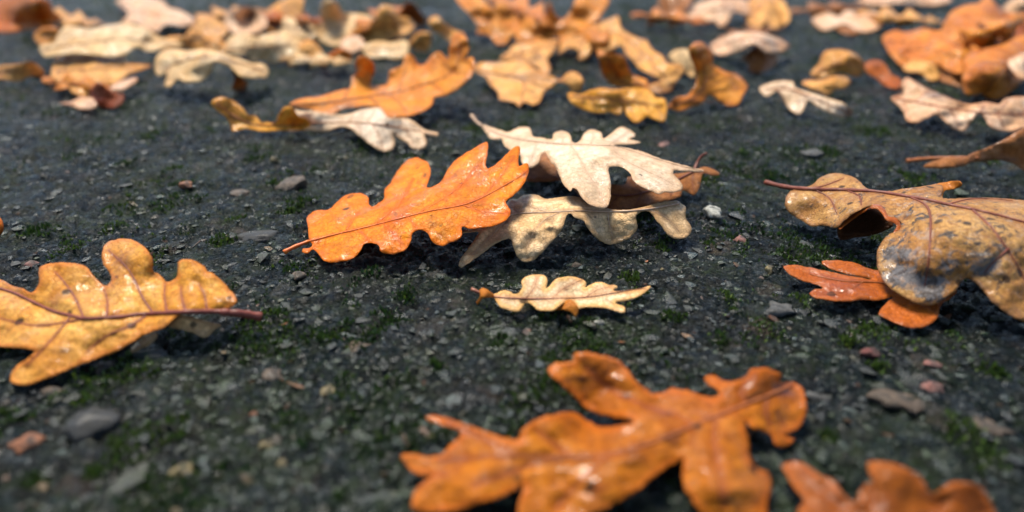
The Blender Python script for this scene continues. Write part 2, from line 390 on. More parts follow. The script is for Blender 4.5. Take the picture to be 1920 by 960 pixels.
class Surf:                                                       # height of a leaf above the ground, in metres, over photo pixels
    def __init__(s, ctrl, wave, wl, seed):
        C = np.array(ctrl, float); s.P = C[:, :2]; h = C[:, 2]; s.mu = h.mean(); s.c = 25.
        D = np.sqrt(((s.P[:, None] - s.P[None]) ** 2).sum(-1) + s.c**2)
        s.w = np.linalg.solve(D - np.eye(len(h)) * 1e-6, h - s.mu) if len(h) > 1 else np.zeros(1)
        s.wave, s.wl, s.seed, s.veins, s.q = wave, wl, seed, [], 0
    def __call__(s, Q):
        Q = np.atleast_2d(Q)
        D = np.sqrt(((Q[:, None] - s.P[None]) ** 2).sum(-1) + s.c**2)
        h = s.mu + D @ s.w
        a, b = Q[:, 0] / s.wl, Q[:, 1] / (s.wl * .6)
        h = h + s.wave * .62 * (.75 * fbm(a, b, s.seed, 4) + .6 * (.45 - np.abs(fbm(a * .8 + 7, b * .8, s.seed + 5, 3)) * 2))
        if s.veins:
            d = np.min([seg_dist(Q, v) for v in s.veins], 0)
            h = h + s.q * (1 - np.exp(-(d / 11.) ** 2))
        return np.maximum(h, .8) * .001
GROUP = 'fallen oak leaves on the wet path'
def tube(name, pts, r0, r1, mat, parent, org, sides=7):
    P = np.array(pts); n = len(P); V = []; Fc = []
    T = np.gradient(P, axis=0); T /= np.linalg.norm(T, axis=1)[:, None] + 1e-12
    for i in range(n):
        a = np.cross(T[i], (0, 0, 1.)); a /= np.linalg.norm(a) + 1e-12; b = np.cross(a, T[i])
        r = r0 + (r1 - r0) * (i / (n - 1)) ** .8
        r *= 1 + .10 * math.sin(i * 1.7)
        for k in range(sides):
            t = 2 * math.pi * k / sides; V.append(P[i] + r * (math.cos(t) * a + math.sin(t) * b) - org)
    for i in range(n - 1):
        for k in range(sides): Fc.append((i * sides + k, i * sides + (k + 1) % sides, (i + 1) * sides + (k + 1) % sides, (i + 1) * sides + k))
    Fc.append(tuple(range(sides))[::-1]); Fc.append(tuple((n - 1) * sides + k for k in range(sides)))
    return mesh_obj(name, V, Fc, [mat], parent)
def on_surf(Q, surf, lift=0.):
    h = surf(Q) + lift; P = unproject(Q[:, 0], Q[:, 1], h)
    for _ in range(2):
        g = np.maximum(ground_macro(P[:, 0], P[:, 1]), 0); P = unproject(Q[:, 0], Q[:, 1], h + g + .0006)
    return P
def sheet(name, pix, surf, veins, step, mats, parent, org, marks, molds, thick=.00022, jag=1.):
    O = catmull(pix, True, step * .8)
    nn = len(O); tt = np.arange(nn)
    tang = np.roll(O, -1, 0) - np.roll(O, 1, 0); nrm = np.stack([tang[:, 1], -tang[:, 0]], 1); nrm /= np.linalg.norm(nrm, axis=1)[:, None] + 1e-9
    O = O + nrm * (jag * (1.3 * fbm(O[:, 0] / 9, O[:, 1] / 9, 77, 3) - 2.2 * np.maximum(noise2(O[:, 0] / 7, O[:, 1] / 7, 91) - .55, 0)))[:, None]
    lo, hi = O.min(0), O.max(0)
    gx, gy = np.meshgrid(np.arange(lo[0], hi[0], step), np.arange(lo[1], hi[1], step * .8))
    gx = gx + (np.arange(gx.shape[0]) % 2)[:, None] * step * .5
    G = np.stack([gx.ravel(), gy.ravel()], 1); G += rng.uniform(-.12, .12, G.shape) * step
    G = G[inside(G, O)]; G = G[seg_dist(G, O, True) > step * .55]
    pts = [Vector(p) for p in O] + [Vector(p) for p in G]
    vs, es, fs, *_ = delaunay_2d_cdt(pts, [], [list(range(nn))], 1, 1e-4)
    Q = np.array([v[:] for v in vs]); Fc = np.array([list(f) for f in fs])
    P = on_surf(Q, surf)
    # orientation: the upper side faces the sky or the camera
    a, b, c = P[Fc[:, 0]], P[Fc[:, 1]], P[Fc[:, 2]]; fn = np.cross(b - a, c - a)
    ctr = (a + b + c) / 3; view = np.array((0, 0, CAM_H)) - ctr
    flip = (fn * view).sum(1) < 0; Fc[flip] = Fc[flip][:, ::-1]; fn[flip] *= -1
    N = np.zeros_like(P)
    for k in range(3): np.add.at(N, Fc[:, k], fn)
    N /= np.linalg.norm(N, axis=1)[:, None] + 1e-15
    # bottom side and rim
    n = len(P); V = np.vstack([P, P - N * thick]) - org
    e = {}
    for f in Fc:
        for k in range(3):
            p, q = int(f[k]), int(f[(k + 1) % 3])
            if (q, p) in e: del e[(q, p)]
            else: e[(p, q)] = 1
    faces = [tuple(f) for f in Fc] + [tuple(f[::-1] + n) for f in Fc] + [(q, p, p + n, q + n) for p, q in e]
    mi = [0] * len(Fc) + [1 if len(mats) > 1 else 0] * len(Fc) + [0] * len(e)
    o = mesh_obj(name, V, faces, mats, parent, True, mi)
    mmpx = 1000 * np.linalg.norm(P - np.array((0, 0, CAM_H)), axis=1) / F_PX
    edge = seg_dist(Q, O, True) * mmpx
    vein = (np.min([seg_dist(Q, v) for v in veins], 0) if veins else np.full(n, 99.)) * mmpx
    mk = np.zeros(n); mo = np.zeros(n)
    for arr, lst in ((mk, marks), (mo, molds)):
        for x, y, rx, ry, ang, s in lst:
            ca, sa = math.cos(math.radians(ang)), math.sin(math.radians(ang))
            dx, dy = Q[:, 0] - x, Q[:, 1] - y
            arr[:] = np.maximum(arr, s * np.exp(-(((dx * ca + dy * sa) / rx) ** 2 + ((-dx * sa + dy * ca) / ry) ** 2) ** 2))
    for nm, a_ in (('edge', edge), ('vein', vein), ('mark', mk), ('mold', mo)): fattr(o, nm, np.concatenate([a_, a_]))
    return o, P
STATS = []
def leaf(label, org_px, sc, outline, ctrl, mat, under=None, rib=None, veins=(), stalk=None, vein_m=None, wave=1.5, wl=60, step=6, quilt=.5, flaps=(), marks=(), molds=(), seed=None, rib_r=.00055, stalk_r=.0010, dz=0., jag=1., autov=1):
    seed = len(STATS) * 13 + 5 if seed is None else seed
    X = lambda L: [(org_px[0] + p[0] / sc, org_px[1] + p[1] / sc, *p[2:]) for p in L]
    pix = np.array(X(outline)); ct = [(a, b, c + dz) for a, b, c in X(ctrl)]
    S = Surf(ct, wave, wl, seed)
    if rib and not veins and autov:
        rp = catmull([q[:2] for q in X(rib)], False, 6); op = catmull(pix, True, 4); dd = seg_dist(op, rp); nn = len(op); got = []
        for i in np.argsort(-dd):
            if dd[i] < 14 or len(got) > 9: break
            if any(min((i - j) % nn, (j - i) % nn) < nn / 17 for j in got): continue
            got.append(i)
        cx = op.mean(0)
        for i in got:
            j = int(np.argmin(np.linalg.norm(rp - op[i], axis=1))); j = int(np.clip(j + (-1 if autov > 0 else 1) * dd[i] / 6 * .5, 1, len(rp) - 2))
            tip = rp[j] + (op[i] - rp[j]) * .86; m = (rp[j] + tip) / 2 + (rp[-1] - rp[0]) / np.linalg.norm(rp[-1] - rp[0]) * dd[i] * .06
            U = lambda q: ((q[0] - org_px[0]) * sc, (q[1] - org_px[1]) * sc)
            veins = list(veins) + [[U(rp[j]), U(m), U(tip)]]
    vp = [catmull([q[:2] for q in X(v)], False, 8) for v in ([rib] if rib else []) + list(veins)]
    S.veins, S.q = vp, quilt * .55
    cpx = pix.mean(0); org = unproject(cpx[0], cpx[1], 0.); org[2] = 0
    root = bpy.data.objects.new('oak_leaf', None); root.empty_display_size = .01; root.location = org; COL.objects.link(root)
    tag(root, label, 'leaf', GROUP)
    M = lambda L: [(org_px[0] + x / sc, org_px[1] + y / sc, rx / sc, ry / sc, a, s) for x, y, rx, ry, a, s in L]
    o, P = sheet('blade', pix, S, vp, step, [mat, under or mat], root, org, M(marks), M(molds), jag=jag)
    for k, (fo, fc, fm) in enumerate(flaps):
        fs = Surf([(a, b, c + dz) for a, b, c in X(fc)], wave * .3, wl, seed + 3)
        sheet('curled_lobe', np.array(X(fo)), fs, [], step, [fm, mat], root, org, [], [], jag=jag)
    vm = vein_m or VEIN['brown']
    if rib:
        Q = vp[0]; tube('midrib', on_surf(Q, S, .0001), rib_r, rib_r * .3, vm, root, org)
    for v in vp[(1 if rib else 0):]:
        tube('vein', on_surf(v, S, .00002), rib_r * .42, rib_r * .15, vm, root, org, 5)
    if stalk:
        K = catmull(X(stalk), False, 5)
        tube('stalk', unproject(K[:, 0], K[:, 1], np.maximum(K[:, 2] + dz, 1.) * .001), stalk_r, stalk_r * .75, vm, root, org, 9)
    e = P.max(0) - P.min(0)
    STATS.append((label, np.round(e * 1000).astype(int)))
    return root
VEIN = {k: stalk_mat('vein_' + k, *v) for k, v in dict(brown=((.24, .07, .02), (.34, .11, .03)), red=((.68, .17, .02), (.50, .09, .015)), pale=((.50, .36, .24), (.38, .22, .13)), dark=((.12, .03, .016), (.18, .05, .026)), stem=((.22, .055, .035), (.13, .03, .02)), pink=((.30, .12, .07), (.22, .07, .04))).items()}
M_ORANGE = leaf_mat('orange_leaf', (.88, .335, .012), (.86, .25, .006), (.60, .12, .006), (.74, .17, .006), (.60, .10, .006), spot=.12, stain_lo=.55, wet=1., trans=.30, rough=.42, seed=2)
M_WHITE = leaf_mat('cream_leaf', (.88, .75, .60), (.84, .67, .49), (.58, .38, .20), (.62, .38, .20), (.58, .38, .24), spot=.12, stain_lo=.64, wet=.6, trans=.2, seed=5)
M_TAN = leaf_mat('tan_leaf', (.94, .72, .46), (.88, .60, .31), (.42, .22, .08), (.42, .25, .11), (.34, .19, .09), spot=.24, stain_lo=.55, wet=.9, trans=.2, seed=9, mold=.08)
M_BROWN = leaf_mat('brown_leaf', (.46, .20, .07), (.36, .14, .04), (.14, .045, .014), (.28, .11, .035), (.2, .07, .02), spot=.15, wet=.7, trans=.22, seed=12)
M_SMALL = leaf_mat('pale_yellow_leaf', (.91, .79, .58), (.88, .72, .47), (.60, .34, .13), (.70, .38, .10), (.50, .23, .10), spot=.12, stain_lo=.64, wet=.5, trans=.2, seed=15, film=.6)
M_AMBER = leaf_mat('amber_leaf', (.82, .46, .11), (.72, .32, .04), (.40, .12, .016), (.55, .17, .025), (.34, .10, .02), spot=.22, stain_lo=.55, wet=.8, trans=.22, seed=19, film=.6)
M_SPOTTED = leaf_mat('spotted_leaf', (.52, .31, .11), (.44, .215, .06), (.20, .085, .03), (.30, .13, .04), (.30, .12, .05), spot=.62, stain_lo=.52, wet=.9, trans=.16, seed=23, mold=.95)
M_RUST = leaf_mat('rust_leaf', (.52, .135, .012), (.42, .095, .008), (.22, .045, .010), (.40, .10, .014), (.25, .05, .01), spot=.25, wet=1., trans=.2, seed=27)
M_FRONT = leaf_mat('deep_orange_leaf', (.55, .19, .010), (.41, .12, .007), (.26, .06, .010), (.50, .12, .010), (.26, .05, .012), spot=.14, stain_lo=.53, wet=.9, trans=.22, rough=.38, seed=31, film=.4)
M_DARKOR = leaf_mat('dull_orange_leaf', (.31, .088, .008), (.22, .055, .006), (.26, .06, .012), (.36, .09, .01), (.2, .05, .01), spot=.1, wet=.8, trans=.2, seed=35)
M_BORANGE = leaf_mat('soft_orange_leaf', (.88, .39, .06), (.84, .29, .025), (.50, .13, .02), (.62, .19, .03), (.45, .14, .03), spot=.1, stain_lo=.60, wet=.9, trans=.28, seed=39)
M_BTAN = leaf_mat('soft_tan_leaf', (.88, .50, .16), (.84, .41, .09), (.50, .18, .045), (.60, .24, .06), (.45, .2, .08), spot=.1, wet=.9, trans=.25, seed=43)
M_CREAM = leaf_mat('ivory_leaf', (.93, .74, .46), (.91, .62, .30), (.62, .36, .14), (.66, .38, .13), (.55, .35, .18), spot=.05, stain_lo=.62, wet=.9, trans=.25, seed=47)
M_PINK = leaf_mat('pinkish_leaf', (.90, .68, .50), (.84, .52, .30), (.45, .20, .10), (.45, .20, .09), (.45, .2, .12), spot=.08, wet=1., trans=.2, seed=51)
M_YELLOW = leaf_mat('yellow_leaf', (.86, .46, .07), (.82, .38, .035), (.62, .22, .02), (.70, .28, .02), (.5, .2, .03), spot=.08, stain_lo=.62, wet=.9, trans=.28, seed=55)
M_RUSTY = leaf_mat('rusty_orange_leaf', (.84, .33, .05), (.70, .21, .028), (.42, .11, .02), (.5, .15, .02), (.4, .12, .03), spot=.06, wet=.9, trans=.28, seed=73)
M_RED = leaf_mat('red_orange_leaf', (.76, .24, .02), (.64, .16, .012), (.36, .08, .010), (.45, .1, .01), (.3, .06, .01), spot=.06, wet=.8, trans=.3, seed=59)
M_UNDER = leaf_mat('leaf_underside', (.40, .22, .10), (.33, .16, .06), (.2, .08, .03), (.3, .13, .05), (.24, .1, .04), spot=.1, wet=.3, trans=.25, seed=63)
M_SHADEUNDER = leaf_mat('painted_shade_underside', (.07, .028, .012), (.05, .018, .008), (.03, .012, .006), (.12, .045, .015), (.04, .015, .008), spot=.05, wet=.3, trans=.05, seed=65)  # underside colour blackened to paint in the shade of the hollow
M_UNDERO = leaf_mat('orange_underside', (.60, .24, .03), (.50, .17, .02), (.35, .1, .015), (.5, .17, .02), (.35, .1, .02), spot=.05, wet=.3, trans=.28, seed=67)

# --- the sharp orange leaf in the middle
leaf('bright glossy orange leaf, wet and sharp, lying tilted in the middle of the path', (520, 240), 3.429,
 [(205,715),(197,640),(190,575),(215,548),(260,530),(330,522),(380,478),(440,432),(510,418),(560,425),(585,450),(590,490),(605,503),(650,482),(685,450),(688,400),(725,355),(770,280),(830,212),(890,190),(930,203),(965,220),(985,270),(975,335),(958,383),(1000,375),(1050,345),(1090,275),(1130,220),(1180,180),(1265,130),(1340,88),(1355,110),(1350,170),(1340,240),(1350,262),(1400,235),(1450,190),(1500,140),(1545,113),(1563,135),(1555,190),(1548,225),(1555,245),(1600,225),(1617,250),(1610,300),(1575,370),(1520,430),(1470,470),(1490,510),(1500,545),(1470,590),(1400,625),(1320,642),(1240,647),(1190,633),(1187,680),(1165,712),(1110,735),(1060,755),(1010,740),(980,705),(965,672),(910,655),(870,675),(860,720),(830,775),(780,803),(720,810),(665,795),(650,755),(620,740),(560,745),(530,790),(480,840),(430,853),(360,863),(290,850),(270,820),(230,780),(195,803),(160,795),(165,775),(210,770),(222,745)],
 [(200,730,4),(450,660,7),(750,590,11),(1050,530,15),(1350,450,19),(1600,280,23),(890,200,13),(960,340,14),(1340,100,26),(1545,120,26),(510,420,6),(230,560,4),(360,860,3),(720,805,6),(1060,750,10),(1300,640,15),(1480,540,18),(250,790,3)],
 M_ORANGE, M_UNDERO, [(200,730),(350,690),(500,655),(680,610),(850,565),(1000,530),(1190,495),(1320,445),(1450,375),(1560,310),(1610,270)],
 [[(440,665),(480,600),(520,545)],[(640,615),(720,545),(790,480),(870,330)],[(900,550),(1010,490),(1120,420),(1200,350),(1300,230)],[(1190,495),(1300,530),(1400,548),(1490,545)],[(840,570),(890,640)],[(680,610),(760,690),(800,740)],[(520,650),(560,690),(580,720)],[(1320,445),(1430,320),(1520,180)]],
 [(42,800,2.5),(110,765,3.5),(205,728,4.2)], VEIN['red'], wave=1.3, wl=55, step=4.5, quilt=.5, rib_r=.00042, stalk_r=.0009, marks=[(470,440,30,8,-25,.9),(1000,600,30,40,0,.5),(1590,300,14,18,0,.8),(340,570,8,8,0,.8),(760,550,9,9,0,.9),(950,305,12,14,0,.8)])
W = dict(org_px=(840, 200), sc=3.0)
# --- brown leaf lying under the cream one
leaf('dull brown leaf mostly hidden under the big cream leaf, dark stalk sticking up', outline=[(440,415),(450,380),(490,300),(540,255),(620,262),(720,320),(820,395),(905,432),(915,436),(1000,434),(1010,395),(1100,395),(1200,380),(1320,372),(1400,350),(1440,336),(1480,345),(1525,372),(1525,386),(1480,386),(1440,372),(1426,400),(1412,460),(1385,498),(1345,480),(1315,470),(1310,505),(1220,532),(1150,548),(1060,582),(960,590),(880,580),(800,545),(740,500),(680,440),(640,415),(540,421)],
 ctrl=[(440,400,5),(540,418,4),(620,300,9),(900,440,9),(1000,570,3),(880,570,3),(1100,400,9),(1300,490,4),(1390,495,3),(1430,370,9),(1520,380,9)], mat=M_BROWN, rib=[(1390,360),(1200,450),(1000,500),(800,460),(560,380)],
 stalk=[(1385,360,8),(1400,320,10),(1425,280,13),(1455,262,15)], vein_m=VEIN['dark'], wave=.8, step=6, stalk_r=.0008, **W)
# --- tan leaf in front
leaf('mottled tan leaf with drooping front lobes, under the cream leaf and the orange tip', outline=[(80,712),(170,702),(150,745),(110,800),(75,850),(58,895),(75,905),(130,870),(200,820),(260,775),(340,738),(358,745),(370,800),(395,850),(430,873),(480,862),(540,810),(600,740),(640,690),(658,640),(665,610),(690,600),(715,625),(765,640),(785,680),(830,730),(890,768),(930,772),(985,755),(1040,720),(1066,680),(1060,640),(1060,610),(1090,590),(1130,590),(1150,610),(1200,670),(1245,725),(1290,743),(1340,735),(1370,705),(1365,670),(1340,630),(1335,600),(1338,565),(1310,545),(1290,530),(1200,535),(1100,565),(1000,580),(900,575),(850,560),(780,545),(740,510),(680,505),(600,512),(550,518),(500,495),(430,495),(390,520),(350,520),(330,545),(290,600),(200,650),(100,690)],
 ctrl=[(80,700,8),(60,900,2),(200,770,7),(430,870,2.5),(340,738,9),(520,600,14),(690,600,15),(920,770,4),(780,570,14.5),(1000,590,14),(1100,575,13.5),(1290,740,4),(1310,545,11),(430,495,14),(620,512,14),(1365,690,5),(340,600,12)], mat=M_TAN, under=M_UNDER,
 rib=[(1300,545),(1100,580),(900,590),(740,585),(560,595),(400,600),(250,640),(110,700)], veins=[[(640,590),(540,640),(480,710),(440,800)],[(900,590),(905,650),(930,740)],[(1130,578),(1220,620),(1300,700)],[(560,595),(460,560),(420,520)],[(400,600),(380,580),(350,560)],[(350,612),(240,730),(120,850)]],
 vein_m=VEIN['pale'], wave=1.2, wl=50, step=4.5, quilt=.6, rib_r=.00045, marks=[(540,735,8,8,0,.8),(830,620,8,7,0,1),(900,630,7,7,0,1),(940,640,7,7,0,1),(330,650,12,8,0,.9),(1060,560,20,6,0,.8),(570,640,30,18,0,.45)], molds=[(460,750,70,60,0,.6),(950,700,80,60,0,.8),(1310,690,60,60,0,.9),(300,640,80,40,0,.5)], **W)
# --- cream leaf on top
leaf('large cream white leaf arching on top of the tan leaf, rounded lobes', outline=[(190,105),(235,112),(300,130),(345,140),(370,125),(415,112),(455,115),(468,145),(480,170),(520,172),(585,182),(590,155),(620,138),(660,138),(690,160),(697,195),(712,205),(745,188),(765,150),(800,130),(840,130),(865,150),(872,175),(905,160),(945,125),(985,113),(1025,130),(1055,155),(1050,172),(1020,180),(1085,198),(1060,208),(1000,212),(930,216),(1000,232),(1080,248),(1150,275),(1240,305),(1350,335),(1440,355),(1440,365),(1400,367),(1330,362),(1270,358),(1265,375),(1300,410),(1322,445),(1310,472),(1265,480),(1215,478),(1190,490),(1130,470),(1075,440),(1040,410),(1030,380),(990,345),(950,335),(905,345),(910,385),(917,430),(917,490),(905,545),(885,572),(850,570),(800,553),(760,520),(740,490),(725,465),(700,455),(690,475),(650,440),(630,400),(610,350),(595,325),(580,320),(565,290),(545,258),(525,265),(510,310),(485,340),(450,343),(425,330),(410,300),(395,262),(340,240),(310,205),(300,178),(265,185),(235,175),(205,135)],
 ctrl=[(190,110,9),(320,170,14),(500,200,19),(700,225,23),(900,240,24),(1100,290,22),(1300,340,19),(1440,360,15),(885,570,17.5),(820,450,21),(700,455,21),(450,340,15),(640,140,20),(820,130,20),(1000,120,18),(1080,200,20),(1310,460,17),(1180,480,18.5),(540,260,20),(950,335,23),(415,115,14)], mat=M_WHITE, under=M_UNDER,
 rib=[(190,110),(320,165),(480,195),(640,210),(800,215),(950,225),(1100,270),(1260,320),(1430,360)], veins=[[(690,215),(740,290),(790,380),(850,470),(885,560)],[(920,230),(980,290),(1080,345),(1180,390),(1270,440)],[(500,200),(480,270),(455,330)],[(640,210),(650,170),(640,145)],[(800,215),(820,170),(815,140)],[(900,220),(960,180),(1020,140)]],
 stalk=[(132,48,12),(155,80,10),(195,112,9.5)], vein_m=VEIN['pale'], wave=1.4, wl=60, step=4.5, quilt=.5, rib_r=.0004, stalk_r=.0010, marks=[(820,330,20,28,20,.35)], **W)
# --- small pale leaf
leaf('small pale yellow leaf lying flat with one brown lobe folded over', (860, 490), 4.8,
 [(312,300),(350,285),(370,270),(420,263),(470,275),(490,295),(520,295),(550,275),(575,225),(565,185),(600,140),(660,120),(730,117),(780,130),(800,165),(795,210),(785,240),(820,220),(850,180),(890,150),(960,140),(1020,135),(1080,150),(1130,170),(1150,195),(1145,220),(1135,235),(1175,215),(1230,190),(1290,188),(1330,205),(1360,215),(1400,210),(1425,220),(1430,240),(1410,250),(1390,250),(1400,262),(1500,265),(1580,255),(1660,235),(1720,220),(1730,228),(1660,290),(1580,330),(1500,355),(1410,372),(1430,385),(1480,400),(1500,425),(1498,455),(1470,460),(1400,440),(1300,415),(1200,410),(1100,420),(1070,425),(1040,380),(985,352),(940,375),(890,410),(845,440),(720,438),(690,420),(660,390),(620,372),(595,378),(580,410),(550,440),(510,450),(450,435),(390,415),(355,385),(330,340)],
 [(310,315,4),(600,335,4),(1000,330,4.5),(1480,270,5),(1725,225,6),(690,120,7),(1000,140,6),(1300,190,6),(480,440,2.5),(760,435,3),(980,350,5),(1200,410,3),(1490,450,3),(420,265,5)], M_SMALL, M_UNDERO,
 [(305,318),(450,330),(600,335),(800,335),(1000,330),(1150,322),(1300,300),(1480,268),(1680,240)], [[(600,332),(660,270),(690,210),(710,130)],[(850,330),(920,260),(1010,210),(1110,165)],[(1150,320),(1240,260),(1380,225)]],
 [(112,248,6),(150,265,5.5),(200,285,5),(310,318,4)], VEIN['pink'], wave=.5, wl=40, step=4, quilt=.35, rib_r=.0003, stalk_r=.0006,
 flaps=[([(845,440),(890,405),(940,370),(985,345),(1020,350),(1055,380),(1080,420),(1070,480),(1050,505),(1030,480),(990,450),(930,432)],[(850,438,3.5),(985,347,6),(1050,385,6),(1050,500,3),(980,440,4.5)],M_UNDERO),
        ([(185,262),(215,240),(260,255),(310,295),(325,320),(270,325),(215,332),(165,392),(160,372),(195,310)],[(190,255,7),(315,310,4.5),(165,385,3),(250,290,8)],M_UNDERO)], marks=[(970,255,26,16,0,.7),(1520,285,14,7,0,.9),(1410,235,14,10,0,.8)], jag=.7)
# --- amber leaf at the left
leaf('amber leaf with a long brown stalk and dark veins, cut off by the frame', (0, 420), 3.0,
 [(1270,485),(1330,440),(1320,400),(1295,370),(1260,330),(1200,280),(1165,268),(1150,240),(1100,208),(1040,198),(1005,210),(1000,250),(995,300),(960,322),(930,320),(895,280),(862,265),(862,210),(830,150),(770,100),(700,82),(640,90),(590,115),(573,170),(580,225),(615,270),(625,310),(605,345),(585,345),(550,315),(520,285),(490,245),(430,222),(340,215),(250,228),(220,250),(220,300),(215,345),(180,385),(120,360),(60,345),(0,310),(-100,300),(-220,370),(-290,470),(-230,560),(-160,650),(-60,690),(0,688),(80,695),(150,700),(195,718),(150,760),(90,800),(60,850),(65,890),(120,905),(200,890),(330,840),(450,790),(560,750),(640,720),(700,690),(780,640),(870,600),(930,580),(970,540),(1010,512),(1100,500),(1200,495)],
 [(1270,470,13),(1000,490,14),(600,520,13),(300,490,11),(-100,340,9),(-280,470,6),(700,85,20),(600,150,19),(820,180,21),(1080,205,20),(1300,400,14),(430,222,17),(230,240,16),(600,345,14),(900,300,15),(70,880,3),(330,830,5),(640,720,7),(900,590,10),(0,690,6),(195,718,8),(180,385,12)], M_AMBER, M_UNDER,
 [(1290,497),(1200,492),(1040,495),(830,505),(640,525),(480,530),(400,515),(300,490),(180,435),(60,380),(-100,350),(-230,400)],
 [[(470,528),(430,430),(380,350),(310,270)],[(860,500),(800,410),(760,320),(710,240),(610,150)],[(600,525),(605,430),(585,370)],[(940,498),(925,400),(930,335)],[(1045,495),(1020,400),(1020,350)],[(1165,490),(1150,400),(1120,340)],[(830,508),(740,570),(600,630),(490,720)],[(480,532),(330,560),(180,570),(0,530)],[(400,520),(300,640),(150,800)]],
 [(1472,522,9),(1400,510,10.5),(1340,502,12),(1240,495,13.2)], VEIN['stem'], dz=-3., wave=1.5, wl=65, step=5, quilt=1.0, rib_r=.00085, stalk_r=.0014,
 flaps=[([(785,645),(870,602),(885,620),(850,670),(790,700),(742,722),(733,708)],[(870,605,8),(740,715,1.5)],M_TAN),([(950,575),(1005,515),(1100,530),(1200,555),(1245,568),(1200,602),(1155,640),(1080,610),(1000,590)],[(1000,520,11),(1150,560,7),(1150,638,4),(960,580,8)],M_TAN)],
 marks=[(1265,425,45,22,10,.7),(370,710,45,14,-15,.8),(755,320,12,14,0,1),(655,300,8,10,0,1),(110,345,40,12,10,.8),(110,565,20,10,0,.7),(820,410,12,12,0,.6),(700,200,70,60,0,.35)])
R = dict(org_px=(1420, 300), sc=2.824)
# --- rust leaf under the big spotted leaf
leaf('small rust orange leaf with narrow split lobes poking out under the spotted leaf', outline=[(140,565),(180,555),(260,565),(350,583),(450,605),(540,622),(605,632),(560,618),(500,606),(430,590),(360,560),(342,537),(400,530),(500,540),(570,565),(640,585),(750,600),(900,640),(1050,680),(1035,720),(970,770),(960,820),(920,865),(860,887),(780,880),(700,845),(640,815),(650,795),(690,750),(715,725),(640,742),(560,740),(470,748),(370,740),(300,725),(275,705),(300,685),(345,680),(320,660),(250,640),(180,610)],
 ctrl=[(140,565,4),(345,540,5),(500,660,5),(640,600,4),(700,740,3),(1030,700,5),(860,885,2),(640,810,2.5),(280,705,3),(860,800,4.5)], mat=M_RUST, under=M_UNDER, rib=[(960,760),(800,690),(650,650),(450,640),(280,605)], veins=[[(560,645),(450,700),(330,710)]], wave=.8, step=5, quilt=.5, rib_r=.0004, vein_m=VEIN['brown'], **R)
# --- big spotted leaf
leaf('big brown leaf with grey and black mould spots, thick stalk along its top', outline=[(150,200),(175,165),(230,150),(290,130),(330,95),(380,72),(440,70),(490,82),(540,112),(575,145),(620,160),(690,165),(780,150),(870,140),(960,125),(985,150),(975,185),(985,203),(1100,201),(1250,201),(1412,213),(1550,235),(1700,300),(1790,420),(1750,560),(1650,700),(1560,830),(1480,870),(1412,857),(1330,815),(1260,765),(1210,710),(1160,655),(1110,625),(1080,650),(1050,690),(1010,720),(960,755),(900,770),(840,758),(780,730),(720,690),(670,640),(640,580),(632,510),(640,470),(665,425),(700,390),(745,375),(765,345),(755,320),(735,310),(690,300),(670,260),(640,240),(590,242),(530,270),(460,320),(430,350),(400,360),(350,348),(290,350),(240,325),(180,290),(150,250)],
 ctrl=[(160,200,9),(180,290,5),(300,345,5),(430,350,10),(590,242,20),(660,255,21),(760,340,19),(640,480,12),(300,158,14),(640,170,21),(900,212,25),(1200,275,26),(1500,350,24),(440,72,15),(960,130,23),(1250,203,24),(900,768,6.5),(680,640,7.5),(900,500,19),(1200,500,22),(1110,625,14),(1412,850,7),(1500,860,6),(1760,450,12)], mat=M_SPOTTED, under=M_UNDER,
 rib=[(42,118),(160,145),(300,156),(470,160),(640,170),(800,195),(900,212),(1000,235),(1140,262),(1260,290),(1412,330),(1560,370),(1740,430)],
 veins=[[(800,195),(880,230),(915,290),(915,420),(905,550),(885,670)],[(1140,265),(1240,360),(1320,470),(1400,600),(1460,720)],[(470,162),(540,190),(550,240)],[(300,158),(380,200),(420,280)],[(1000,238),(1150,205),(1350,215)],[(290,150),(360,135),(460,95)],[(1330,470),(1250,540),(1200,600)]],
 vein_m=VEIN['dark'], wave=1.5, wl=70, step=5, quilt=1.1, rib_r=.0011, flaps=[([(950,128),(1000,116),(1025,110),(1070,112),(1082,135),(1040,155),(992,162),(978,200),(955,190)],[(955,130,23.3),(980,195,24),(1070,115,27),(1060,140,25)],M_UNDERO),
  ([(425,365),(460,325),(530,275),(590,247),(640,245),(690,300),(720,345),(660,380),(600,400),(520,410),(440,420)],[(440,400,1),(600,390,2.5),(700,340,8),(590,262,13),(450,340,6)],M_SHADEUNDER),([(425,352),(460,318),(530,268),(590,239),(645,236),(674,258),(694,297),(738,307),(768,343),(750,378),(715,388),(738,352),(722,330),(684,318),(658,280),(630,256),(592,262),(540,290),(475,336),(436,366)],[(430,355,10.3),(530,270,16.5),(590,242,20.3),(655,255,21.3),(690,300,20.5),(765,345,19),(735,385,17.5),(475,336,12)],M_RUST)],  # first flap: dark sheet painting the hollow's shade; second: the rolled lip
 marks=[(840,490,14,14,0,1),(1015,505,16,10,0,1),(800,290,20,10,0,.6)], molds=[(900,450,700,400,0,.42),(740,500,110,60,0,1),(780,620,140,80,20,1.),(930,680,130,90,0,1),(1000,560,80,60,0,.7),(1200,560,120,80,20,.8),(300,250,90,60,0,.3),(1380,650,100,140,0,.3)], **R)
